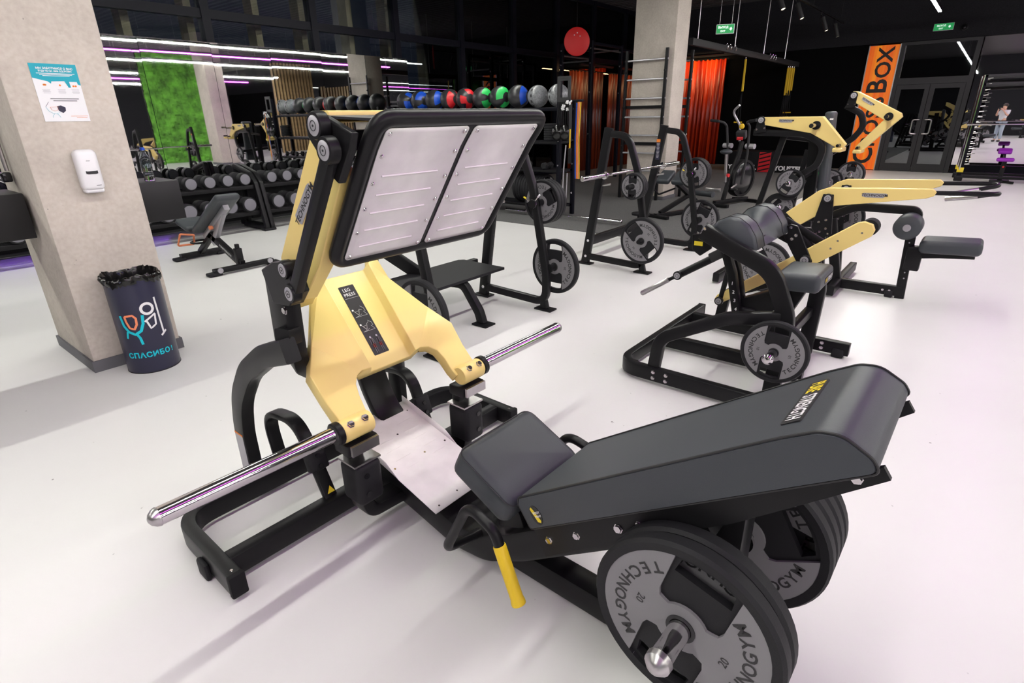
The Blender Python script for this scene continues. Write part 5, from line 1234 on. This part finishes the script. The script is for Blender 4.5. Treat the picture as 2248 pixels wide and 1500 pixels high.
def put_db(x, tier, unit):
    r, L, y, z = (.085, .11, 8.20, .742) if tier == 0 else (.103, .13, 8.17, .398)
    names = ('left of the concrete pillar', 'behind the adjustable bench', 'behind the leg press')
    tn = ('upper', 'lower')[tier]
    lab = f'round black dumbbell on the {tn} rack shelf {names[unit]}'
    grp = f'dumbbells on the {tn} shelf {names[unit]}'
    if (tier) not in dg:
        dg[tier] = make_db(r, L, lab, grp); o = dg[tier]; o.location = (x, y, z)
    else: o = dup(dg[tier], (x, y, z), None, lab, grp)
for unit, (xa, xb) in enumerate(((-.55, 1.72), (1.80, 4.07), (4.15, 6.40))):
    n0 = 9; n1 = 8
    for k in range(n0): put_db(xa+.16+k*(xb-xa-.32)/(n0-1), 0, unit)
    for k in range(n1): put_db(xa+.18+k*(xb-xa-.36)/(n1-1), 1, unit)

# ================================================================== MEDICINE BALL RACK
RX, RY0, RY1 = 7.55, 5.05, 8.95
t = begin('storage_rack', 'tall black storage rack with ball, plate and kettlebell shelves by the mirrors', 'storage rack', (RX, 7.0, 0))
for y in (RY0, (RY0+RY1)/2, RY1):
    for x in (RX-.20, RX+.20):
        b = MB(); b.bar([(x, y, 0), (x, y, 1.98 if y == RY0 and x < RX else 1.72)], .06, .06, PX); up_ = b.obj('upright', 'frame_dark', t)
        for z in (.35, .8, 1.15, 1.6): b = MB(); bolt(b, (x-.031, y, z), (-1, 0, 0), .012); b.obj('bolt', 'chrome', up_)
for z in (1.60, 1.12, .70, .16):
    for x in (RX-.15, RX+.15):
        b = MB(); b.bar([(x, RY0, z), (x, RY1, z)], .05, .05, (0, 0, 1)); b.obj('shelf_rail', 'frame_dark', t)
    if z < 1.5:
        b = MB(); b.box(RX-.2, RX+.2, RY0, RY1, z-.01, z+.02); b.obj('shelf', 'black_matt', t, 0)
q = fr((RX-.235, RY0-.10, 1.86), (0, -1, 0), (0, 0, 1))
b = MB(); b.prism(rrect(.23, .34, .004), .012, q, [rrect(.135, .22, .004)[::-1]]); fp_ = b.obj('hook_plate', 'dark_grey', t, 0)
b = MB(); text(b, 'YOUSTEEL', .034, q @ Matrix.Translation((0, .142, .007)), .02, .001); b.obj('plate_lettering', 'letter_black', fp_, 0)
for s in (-1, 1):
    for k in range(6): b = MB(); b.lathe([(.006, 0), (.006, .001)], q @ V((s*.09, -.12+.045*k, .0065)), (-1, 0, 0), 8); b.obj('hole', 'letter_black', fp_)
b = MB(); b.bar([(RX-.20, RY0, 1.70), (RX-.235, RY0-.20, 1.70)], .04, .03, (0, 0, 1)); b.obj('hook_arm', 'frame_dark', t)
end()
cols = [('ball_grey', None), ('ball_grey', None), ('ball_black', 'blue'), ('ball_black', 'green'), ('ball_black', 'green'), ('ball_black', 'red'), ('ball_black', 'red'), ('ball_black', 'blue'), ('ball_black', 'blue'), ('ball_black', 'blue')]
def med_ball(i, loc, r, base, band):
    lab = 'grey slam ball' if not band else f'black medicine ball with {band} panels'
    t = thing('medicine_ball', f'{lab} on the top shelf of the storage rack', 'medicine ball', loc, 0, f'{band or "grey"} balls on the storage rack')
    n, m = 24, 14
    def sph(sel, rr):
        vs = []; fs = []
        for j in range(m+1):
            for k in range(n): a = pi*j/m; c = 2*pi*k/n; vs.append((rr*sin(a)*cos(c), rr*cos(a), rr*sin(a)*sin(c)))
        for j in range(m):
            for k in range(n):
                if sel(j, k): fs.append((j*n+k, j*n+(k+1) % n, (j+1)*n+(k+1) % n, (j+1)*n+k))
        return MB().add(vs, fs)
    sph(lambda j, k: True, r).obj('shell', base, t, 60)
    if band: sph(lambda j, k: 9 <= j <= 11 and k % 12 < 9, r*1.006).obj('panel', band, t, 60)
    else: sph(lambda j, k: j in (6,) and k % 2 == 0, r*1.004).obj('stitching', 'ball_black', t, 60)
    t.rotation_euler = (0, i*.7, .15*((i*37) % 5-2))
for i, (bs_, bd_) in enumerate(cols):
    r = .162 if i < 2 else .172
    med_ball(i, (RX, RY0+.16+i*.385, 1.625+r), r, bs_, bd_)
# things on lower shelves: small plates stacked, kettlebells
st = None
for k in range(7):
    loc = (RX-.06, RY0+.22, .152+.987+.022+.034*k)
    b = MB()
    if st is None:
        b.ring([(.05, 0), (.13, 0), (.135, .005), (.135, .026), (.13, .031), (.05, .031)], (0, 0, 0), (0, 0, 1), 28); st = b.obj('disc_plate', 'rubber')
        tag(st, 'small black rubber disc in the pile on the storage rack shelf', 'weight plate', 'disc pile on the storage rack'); st.location = loc
    else: o = st.copy(); COL.objects.link(o); o.location = loc
hx = None
for k in range(8):
    loc = (RX-.08, RY0+.30+k*.42, .775)
    if hx is None:
        hx = thing('hex_dumbbell', 'small black hex dumbbell on the middle shelf of the storage rack', 'dumbbell', loc, 0, 'hex dumbbells on the storage rack')
        b = MB(); b.cyl((-.05, 0, 0), (.05, 0, 0), .014, 10); b.obj('handle', 'chrome', hx)
        for s in (-1, 1):
            b = MB(); b.lathe([(.042, 0), (.056, .012), (.056, .055), (.042, .065)], (s*.045, 0, 0), (s, 0, 0), 6); b.obj('head', 'rubber', hx, 20)
    else: dup(hx, loc)
bp2_ = None
for k in range(11):
    loc = (RX, RY0+.25+k*.055, .18+.226)
    plate(P20, (RX-.02, RY0+.35+k*.052, .406), R(25*k), 'black 20 kg plate in the row standing on the lowest rack shelf', 'plates on the lowest rack shelf', R(90))
# gear hanging at the rack end
t = begin('strap_bundle', 'bundle of black straps and white clips hanging on the storage rack end', 'straps', (RX-.26, RY0-.14, 1.66))
rr = random.Random(11)
for k in range(7):
    y = RY0-.22+k*.03; b = MB(); b.tube(fillet([(RX-.27, y, 1.69), (RX-.28, y+.01*k-.03, 1.45), (RX-.25+rr.uniform(-.04, .04), y+rr.uniform(-.06, .06), 1.22), (RX-.26, y, 1.30), (RX-.27, y+.01, 1.69)], .05, 4), .007, 6); b.obj('strap', 'black_matt', t)
for k in range(14):
    c = (RX-.29+rr.uniform(-.02, .02), RY0-.26+rr.random()*.22, 1.58+rr.random()*.11); b = MB(); b.rbox(c, (.018, .022, .045), .005, mtx=Matrix.Rotation(rr.uniform(-.8, .8), 4, 'X')); b.obj('clip', 'white_plastic', t)
for k, y in enumerate((RY0-.02, RY0-.16)):
    b = MB(); b.ball((RX-.28, y, 1.27), .10, 16, 10, (.6, 1, 1.15)); b.obj('mitt', 'bag', t, 60)
end()
t = begin('resistance_band', 'long orange and yellow resistance bands hanging from the rack end', 'resistance band', (RX-.22, RY0-.34, 1.70))
for k, (dy, m_) in enumerate(((0, 'salmon'), (.022, 'orange_print'), (-.022, 'strap_yellow'), (.044, 'blue'))):
    y = RY0-.36+dy; b = MB(); b.sweep([(RX-.22, y, 1.70-.01*k), (RX-.23, y+.01, 1.2), (RX-.22, y-.005, .62)], rrect(.017, .006, .002), (0, 1, 0)); b.obj('band', m_, t)
b = MB(); b.bar([(RX-.2, RY0, 1.70), (RX-.22, RY0-.42, 1.70)], .03, .03, (0, 0, 1)); b.obj('peg', 'frame_dark', t)
end()
t = begin('suspension_strap', 'grey suspension trainer with yellow webbing hanging on the rack end', 'suspension trainer', (RX-.30, RY0-.26, 1.60))
b = MB(); b.sweep([(RX-.30, RY0-.26, 1.66), (RX-.31, RY0-.27, 1.15)], rrect(.05, .008, .003), (0, 1, 0)); b.obj('webbing', 'dark_grey', t)
b = MB(); b.sweep([(RX-.31, RY0-.27, 1.32), (RX-.315, RY0-.27, 1.05)], rrect(.022, .008, .003), (0, 1, 0)); b.obj('yellow_webbing', 'strap_yellow', t)
b = MB(); b.rbox((RX-.31, RY0-.27, .95), (.03, .05, .22), .01); b.obj('grip', 'black', t)
b = MB(); b.tube([(RX-.31, RY0-.20, 1.1), (RX-.30, RY0-.16, .75), (RX-.29, RY0-.14, .35), (RX-.28, RY0-.20, .32), (RX-.29, RY0-.22, .7)], .010, 6); b.obj('rope', 'cap_grey', t)
end()
# ================================================================== WALL BARS AND RIG AROUND THE FAR PILLAR
def wall_bars(x, ya, yb, label, sgn):
    t = begin('wall_bars', label, 'wall bars', (x, (ya+yb)/2, 0))
    for y in (ya, yb):
        b = MB(); b.bar([(x, y, 0), (x, y, 2.55)], .05, .05, PX); b.obj('upright', 'black', t)
        for z in (1.62, .95, 2.2): b = MB(); b.bar([(x, y, z), (x-sgn*.05, y, z)], .03, .03, (0, 0, 1)); b.obj('spacer', 'black', t)
    for k in range(7):
        b = MB(); b.cyl((x+sgn*.0, ya-.03, .53+k*.309), (x, yb+.03, .53+k*.309), .016, 10); b.obj('rung', 'cap_grey', t)
    for z in (1.60, .98): b = MB(); b.box(x+sgn*.03, x+sgn*.045, ya, yb, z, z+.05); b.obj('strap_plate', 'black', t, 0)
    end()
wall_bars(9.90, 4.60, 5.36, 'black wall bars with steel rungs on the near side of the concrete pillar', 1)
wall_bars(10.62, 4.45, 5.30, 'black wall bars with steel rungs on the far side of the concrete pillar', -1)
t = begin('pull_up_rig', 'black steel pull up rig standing before the dark red curtains', 'rig', (13.0, 7.9, 0))
for x, y in ((12.0, 8.2), (12.0, 7.4), (13.35, 8.2), (13.35, 7.4)):
    b = MB(); b.bar([(x, y, 0), (x, y, 3.05)], .08, .08, PX); u = b.obj('upright', 'frame_dark', t)
    for z in (1.1, 2.0, 2.6, 2.9): b = MB(); bolt(b, (x-.041, y, z), (-1, 0, 0), .018); b.obj('bolt', 'chrome', u)
for (a, c, z) in (((12.0, 8.2), (13.35, 8.2), 2.8), ((12.0, 7.4), (13.35, 7.4), 2.9), ((12.0, 7.4), (12.0, 8.2), 2.65), ((13.35, 7.4), (13.35, 8.2), 2.95)):
    b = MB(); b.cyl((*a, z), (*c, z), .018, 10); b.obj('pull_up_bar', 'steel', t)
for (a, c, z) in (((12.0, 8.2), (13.35, 8.2), 3.0), ((12.0, 7.4), (13.35, 7.4), 3.0), ((13.35, 7.4), (14.9, 7.4), 2.95)):
    b = MB(); b.bar([(*a, z), (*c, z)], .06, .06, (0, 0, 1)); b.obj('cross_member', 'frame_dark', t)
b = MB(); b.bar([(14.9, 7.4, 0), (14.9, 7.4, 3.0)], .08, .08, PX); b.obj('upright', 'frame_dark', t)
end()
# strap beam with suspension trainers
YB = 4.62
t = begin('strap_beam', 'long dark steel beam hung on rods over the rubber floor', 'beam', (14.5, YB, 2.72))
b = MB(); b.bar([(10.9, YB, 2.72), (XW-.05, YB, 2.72)], .12, .08, (0, 0, 1)); b.obj('beam', 'dark_grey', t)
for x in (11.2, 13.2, 15.2, 17.0):
    b = MB(); b.tube([(x, YB, 2.78), (x, YB, CEIL)], .008, 6); b.obj('rod', 'steel', t)
for x in (12.6, 12.8, 13.1, 15.6, 15.8, 16.0):
    b = MB(); b.tube([(x, YB-.05, 2.78+.03*cos(a)) for a in (0, 1)] + [(x, YB-.05+.03*sin(a), 2.75+.05*cos(a)) for a in [k*pi/4 for k in range(8)]], .006, 6); b.obj('eyelet', 'chrome', t)
end()
def trx(x, y, zt, zb, label, group=None):
    t = begin('suspension_trainer', label, 'suspension trainer', (x, y, zt), group)
    b = MB(); b.tube([(x+.02*cos(a), y, zt-.03+.03*sin(a)) for a in [k*pi/5 for k in range(10)]], .006, 6, True); b.obj('carabiner', 'chrome', t)
    m = zt-(zt-zb)*.52
    b = MB(); b.sweep([(x, y, zt-.05), (x, y-.01, m)], rrect(.045, .012, .004), (0, 1, 0)); b.obj('yellow_webbing', 'strap_yellow', t)
    for s in (-1, 1):
        b = MB(); b.sweep([(x, y, m), (x, y+s*.04, zb)], rrect(.022, .008, .003), (0, 1, 0)); b.obj('black_webbing', 'black_matt', t)
        b = MB(); b.tube([(x, y+s*.04-.05, zb), (x, y+s*.04+.05, zb)], .014, 8); b.obj('handle', 'strap_yellow', t)
    end()
trx(14.0, YB, 2.66, 1.30, 'yellow suspension trainer hanging alone above the air bike')
for k in range(7): trx(17.55+.07*k, YB-.03*(k % 3)+.02, 2.66, 1.25+.12*(k % 3), 'yellow suspension trainer in the bunch hanging at the beam end', 'bunched suspension trainers')

# ================================================================== PLYO BOXES
def soft_box(x, ya, yb, h, col, label):
    t = begin('plyo_box', label, 'plyo box', (x+.35, (ya+yb)/2, 0))
    b = MB(); b.rbox((x+.35, (ya+yb)/2, h/2+.012), (.70, yb-ya, h), .015); o = b.obj('foam_block', 'black_matt', t)
    yl = min(ya+(yb-ya)*.30, ya+.32)
    b = MB(); b.box(x-.002, x+.001, ya+.02, yl, .02, h); c = b.obj('colour_patch', col, o, 0)
    for k in range(5):
        zz = .06+k*h/5; q = fr((x-.0035, (ya+.02+yl)/2, zz), (0, -1, 0), (0, 0, 1))
        b = MB(); b.prism([(-.14, -.04), (-.14, -.005), (.14, .075), (.14, .04)], .001, q); b.obj('stripe', 'black_matt', c, 0)
    b = MB(); text(b, 'YOUSTEEL', .16, fr((x-.003, (yl+yb)/2+.02, .12), (0, -1, 0), (0, 0, 1)), .045, .001); b.obj('lettering', 'white_print', o, 0)
    end()
soft_box(16.3, 4.38, 5.50, .52, 'red', 'black soft plyo box with red stripes lettered YOUSTEEL')
soft_box(16.3, 3.10, 4.34, .40, 'green', 'low black soft plyo box with green stripes lettered YOUSTEEL')

# ================================================================== HYPEREXTENSION BENCH, AIR BIKE
t = begin('hyperextension_bench', 'black hyperextension bench with split hip pads on the rubber floor', 'bench', (8.9, 3.7, 0))
b = MB(); b.bar([(8.1, 3.75, .05), (9.2, 3.38, .05)], .06, .07, (0, 0, 1)); b.obj('base_beam', 'black', t)
for (xa, ya), (xb, yb) in (((8.05, 3.52), (8.2, 3.97)), ((9.1, 3.15), (9.25, 3.60))): b = MB(); b.bar([(xa, ya, .04), (xb, yb, .04)], .05, .06, (0, 0, 1)); b.obj('foot_bar', 'black', t)
b = MB(); b.bar([(9.1, 3.40, .08), (8.42, 3.62, .54)], .06, .06, (0, 1, 0)); b.obj('main_strut', 'black', t)
b = MB(); b.bar([(8.2, 3.72, .08), (8.75, 3.52, .30)], .06, .06, (0, 1, 0)); b.obj('brace', 'black', t)
for k, dy in enumerate((-.125, .125)):
    b = MB(); b.rbox((8.38, 3.63+dy, .60), (.30, .22, .085), .035, 4, mtx=Matrix.Rotation(R(-28), 4, 'Y')); b.obj('hip_pad', 'vinyl', t, 60)
b = MB(); b.tube(fillet([(8.30, 3.90, .60), (8.18, 3.88, .46), (8.32, 3.82, .34), (8.55, 3.66, .42)], .04), .014, 8); b.obj('handle', 'black', t)
b = MB(); b.tube([(9.02, 3.22, .30), (9.16, 3.58, .30)], .045, 14); b.obj('ankle_roller', 'vinyl', t)
b = MB(); b.rbox((8.85, 3.47, .27), (.05, .05, .06), .01); b.obj('adjust_knob', 'red', t)
end()
t = begin('disc_stand', 'round black disc stack with steel pin on the rubber floor', 'disc stand', (7.55, 3.72, 0))
b = MB(); b.lathe([(.10, .012), (.10, .03), (.05, .04), (.05, .13), (.13, .14), (.135, .165), (.12, .175)], (7.55, 3.72, 0), (0, 0, 1), 28); b.obj('disc', 'rubber', t)
b = MB(); b.cyl((7.55, 3.72, .17), (7.55, 3.72, .30), .016, 12); b.obj('pin', 'steel', t)
end()
bk = begin('air_bike', 'black air bike with fan housing and upright handles', 'exercise bike', (10.2, 3.3, 0))
D = V((.95, -.30, 0)).normalized(); N_ = V((D.y*-1, D.x, 0))           # D: rear to front, N_: to its left
Bo = V((10.15, 3.30, 0))
def bk_p(d, n, z): p = Bo+D*d+N_*n; return (p.x, p.y, z)
b = MB(); b.bar([bk_p(-.45, 0, .07), bk_p(.45, 0, .07)], .07, .06, (0, 0, 1)); b.obj('base_beam', 'black', bk)
for d in (-.45, .45): b = MB(); b.bar([bk_p(d, -.28, .045), bk_p(d, .28, .045)], .05, .06, (0, 0, 1)); b.obj('foot_bar', 'black', bk)
b = MB(); b.lathe([(.04, -.06), (.26, -.06), (.30, -.03), (.30, .03), (.26, .06), (.04, .06)], bk_p(.20, 0, .44), N_, 36); fan = b.obj('fan_housing', 'black_gloss', bk, 50)
b = MB(); b.ring([(.27, -.066), (.31, -.066), (.315, .0), (.31, .066), (.27, .066), (.27, 0)], bk_p(.20, 0, .44), N_, 36); b.obj('fan_guard', 'black', fan)
b = MB(); b.bar(fillet([bk_p(-.22, 0, .10), bk_p(-.12, 0, .45), bk_p(.05, 0, .80), bk_p(.10, 0, 1.05)], .1), .06, .06, N_); b.obj('frame_tube', 'black', bk)
b = MB(); b.cyl(bk_p(-.22, 0, .40), bk_p(-.28, 0, .86), .022, 12); b.obj('seat_post', 'steel', bk)
b = MB(); b.ball(bk_p(-.29, 0, .90), .13, 16, 8, (1, .75, .32)); b.obj('saddle', 'vinyl', bk, 60)
for s in (-1, 1):
    b = MB(); b.tube(fillet([bk_p(.0, s*.16, .36), bk_p(.02, s*.19, .85), bk_p(-.06, s*.22, 1.30), bk_p(-.16, s*.22, 1.36), bk_p(-.20, s*.36, 1.38)], [0, .2, .1, .06, 0]), .019, 10); hb = b.obj('handle_lever', 'dark_grey', bk)
    b = MB(); b.cyl(bk_p(-.19, s*.30, 1.375), bk_p(-.22, s*.44, 1.39), .024, 12); b.obj('grip', 'rubber', hb)
    b = MB(); b.cyl(bk_p(.03, s*.14, .98), bk_p(.03, s*.30, .98), .042, 14); b.obj('foot_peg', 'cap_grey', bk)
    b = MB(); b.bar([bk_p(-.02, s*.09, .36), bk_p(-.02+s*.15, s*.09, .30)], .02, .03, N_); b.obj('crank', 'steel', bk)
    b = MB(); b.rbox(bk_p(-.02+s*.15, s*.16, .29), (.10, .10, .025), .006); b.obj('pedal', 'black', bk)
b = MB(); b.tube(fillet([bk_p(.10, .05, 1.05), bk_p(.16, .12, 1.30), bk_p(.02, .20, 1.52), bk_p(-.02, .05, 1.62)], .12), .018, 10); b.obj('hose_arm', 'cap_grey', bk)
b = MB(); b.rbox(bk_p(.06, 0, 1.16), (.10, .16, .13), .015, mtx=Matrix.Rotation(R(-25), 4, 'Y')); cn = b.obj('console', 'dark_grey', bk)
b = MB(); b.ball(bk_p(.04, 0, 1.29), .045, 14, 8, (.5, 1, 1)); b.obj('console_badge', 'strap_yellow', cn, 60)
b = MB(); b.rbox(bk_p(.0, -.02, 1.10), (.02, .10, .05), .005); b.obj('console_buttons', 'red', cn)
b = MB(); b.lathe([(.03, 0), (.03, .03)], bk_p(-.25, -.05, .52), N_*-1, 12); b.obj('seat_knob', 'red', bk)
b = MB(); b.rbox(bk_p(-.52, 0, .30), (.05, .26, .06), .01); b.obj('seat_rail', 'steel', bk)
end()

# ================================================================== RIGHT: PEGGED RACK, STOOL
t = begin('pegged_rack', 'tall steel rack with pegged uprights and rails before the mirror wall', 'rack', (16.45, -.6, 0))
for x, y in ((16.4, .36), (17.2, .42), (16.4, -1.6), (17.2, -1.6)):
    b = MB(); b.bar([(x, y, .10), (x, y, 2.16)], .07, .09, PX); u = b.obj('upright', 'frame_dark', t)
    b = MB(); b.cyl((x-.045, y+.02, .25), (x-.045, y+.02, 2.16), .018, 10); b.obj('guide_rod', 'chrome', u)
    for k in range(17): b = MB(); b.cyl((x-.02, y-.03, .36+k*.108), (x-.03, y-.13, .37+k*.108), .010, 8); b.obj('peg', 'steel', u)
    b = MB(); b.rbox((x, y, .06), (.12, .16, .12), .015); b.obj('foot', 'black', u)
    b = MB(); b.rbox((x-.04, y, .24), (.03, .12, .10), .006); b.obj('warning_band', 'yellow_print', u)
for x in (16.4, 17.2):
    for z in (2.14, 1.98): b = MB(); b.bar([(x, .38, z), (x, -1.6, z)], .06, .07, (0, 0, 1)); b.obj('top_rail', 'dark_grey', t)
    b = MB(); b.bar([(x, .38, .10), (x, -1.6, .10)], .06, .07, (0, 0, 1)); b.obj('bottom_rail', 'black', t)
end()
barbell('steel barbell hooked across the pegged rack before the mirrors', (16.33, -.62), R(90), 1.19)
t = begin('purple_stool', 'purple padded two tier stool on a black post by the pegged rack', 'stool', (16.45, -.36, 0))
b = MB(); b.bar([(16.45, -.36, .03), (16.45, -.36, .46)], .10, .08, PX); b.obj('post', 'black', t)
b = MB(); b.rbox((16.45, -.36, .025), (.30, .34, .05), .015); b.bar([(16.45, -.36, .03), (16.1, -.58, .03)], .05, .05, (0, 0, 1)); b.obj('base', 'black', t)
b = MB(); b.rbox((16.40, -.36, .475), (.26, .30, .07), .03, 3); b.obj('lower_pad', 'purple', t, 60)
b = MB(); b.rbox((16.58, -.32, .64), (.20, .24, .07), .03, 3, mtx=Matrix.Rotation(R(-20), 4, 'Y')); b.obj('upper_pad', 'purple', t, 60)
b = MB(); b.bar([(16.50, -.34, .45), (16.58, -.32, .62)], .05, .05, PX); b.obj('pad_stem', 'black', t)
b = MB(); b.lathe([(.02, 0), (.02, .03)], (16.40, -.36, .33), (-1, 0, 0), 10); b.obj('adjust_knob', 'red', t)
end()
# ================================================================== PHOTOGRAPHER (stands behind the camera; the end mirrors show them)
FH = V((_fwd.x, _fwd.y, 0)).normalized(); RH = V((FH.y, -FH.x, 0)); PC = -FH*0.40
pe = thing('person', 'person in a pale shirt and light jeans raising a camera, seen in the end mirrors', 'person', (PC.x, PC.y, 0))
def skin(name, J, E_, m, sub=1):
    vs = [tuple(RH*r+FH*f+V((0, 0, z))) for r, f, z, _ in J]
    me = bpy.data.meshes.new(name); me.from_pydata(vs, E_, []); me.update()
    o = bpy.data.objects.new(name, me); COL.objects.link(o); o.parent = pe; me.materials.append(M[m])
    o.modifiers.new('skin', 'SKIN'); s = o.modifiers.new('sub', 'SUBSURF'); s.levels = sub; s.render_levels = sub
    for i, (_, _, _, rad) in enumerate(J): me.skin_vertices[0].data[i].radius = (rad, rad); me.skin_vertices[0].data[i].use_root = (i == 0)
    o.modifiers['skin'].use_smooth_shade = True
    return o
J = [(0, 0, .94, .13), (0, .01, 1.12, .12), (0, .0, 1.32, .13), (0, .02, 1.44, .055), (0, .05, 1.53, .085), (0, .045, 1.63, .085), (0, .04, 1.69, .05)]
E_ = [(i, i+1) for i in range(6)]
for s in (-1, 1):
    k = len(J)
    J += [(s*.17, 0, 1.38, .055), (s*.27, .10, 1.17, .042), (s*.12, .24, 1.42, .030), (s*.085, .27, 1.48, .034)]; E_ += [(2, k), (k, k+1), (k+1, k+2), (k+2, k+3)]
    h = k+3
    for q in range(4):
        n = len(J); J += [(s*(.075-.004*q), .305, 1.515-.02*q, .009), (s*.045, .325, 1.52-.02*q, .008), (s*.025, .315, 1.522-.02*q, .007)]; E_ += [(h, n), (n, n+1), (n+1, n+2)]
    n = len(J); J += [(s*.065, .25, 1.50, .010), (s*.04, .255, 1.485, .009)]; E_ += [(h, n), (n, n+1)]
    k = len(J); J += [(s*.10, 0, .86, .095), (s*.11, .02, .48, .062), (s*.12, -.02, .10, .042), (s*.13, .11, .04, .035)]; E_ += [(0, k), (k, k+1), (k+1, k+2), (k+2, k+3)]
skin('body', J, E_, 'skin')
J2 = [(0, 0, .90, .155), (0, .01, 1.12, .145), (0, .0, 1.33, .15), (0, .01, 1.41, .08)]; E2 = [(0, 1), (1, 2), (2, 3)]
for s in (-1, 1): k = len(J2); J2 += [(s*.17, 0, 1.375, .078), (s*.25, .08, 1.21, .062)]; E2 += [(2, k), (k, k+1)]
skin('shirt', J2, E2, 'shirt')
J3 = [(0, 0, .93, .145)]; E3 = []
for s in (-1, 1): k = len(J3); J3 += [(s*.10, 0, .84, .112), (s*.11, .02, .48, .082), (s*.12, -.02, .11, .066)]; E3 += [(0, k), (k, k+1), (k+1, k+2)]
skin('jeans', J3, E3, 'jeans')
for s in (-1, 1):
    p = RH*s*.128+FH*.05; b = MB(); b.ball((p.x, p.y, .045), .06, 14, 8, (1.5, 1.3, .72)); b.obj('shoe', 'dark_grey', pe, 60)
p = FH*.02; b = MB(); b.ball((p.x, p.y, 1.645), .105, 16, 10, (1, 1, .82)); b.obj('hair', 'hair', pe, 60)
t = thing('camera_body', 'black camera held up before the face of the person', 'camera', tuple(-FH*.115+V((0, 0, 1.5))), atan2(FH.y, FH.x))
b = MB(); b.rbox((0, 0, 0), (.05, .13, .09), .01, 3); b.obj('body', 'black', t)
b = MB(); b.lathe([(.035, 0), (.038, .01), (.038, .05), (.033, .055)], (.02, 0, -.005), (1, 0, 0), 20); b.obj('lens', 'black_gloss', t)
# violet strip glowing low behind the dumbbell racks
t = thing('led_strip', 'violet LED strip along the foot of the mirrors behind the dumbbells', 'light strip', (.9, 8.98, .10))
b = MB(); b.box(-3.2, 2.2, -.012, .012, 0, .012); b.obj('channel', 'black', t, 0)
b = MB(); b.box(-3.2, 2.2, -.010, .010, .012, .020); b.obj('diffuser', 'lamp_violet', t, 0)

# more machines behind the photographer, visible only in mirrors and door glass
dup(ac, (-3.2, 1.1, 0), R(180), 'second arm curl machine with yellow lever, behind the photographer')
dup(rw, (-5.4, -1.6, 0), R(160), 'second rowing machine with yellow arms, behind the photographer')
dup(cp, (-6.3, 1.6, 0), R(200), 'second chest press machine with yellow arms, behind the photographer')
dup(cp, (4.5, -7.5, 0), R(90), 'third chest press machine with yellow arms, on the moss panel side')
dup(rw, (9.5, -8.6, 0), R(70), 'third rowing machine with yellow arms, behind the moss panel')
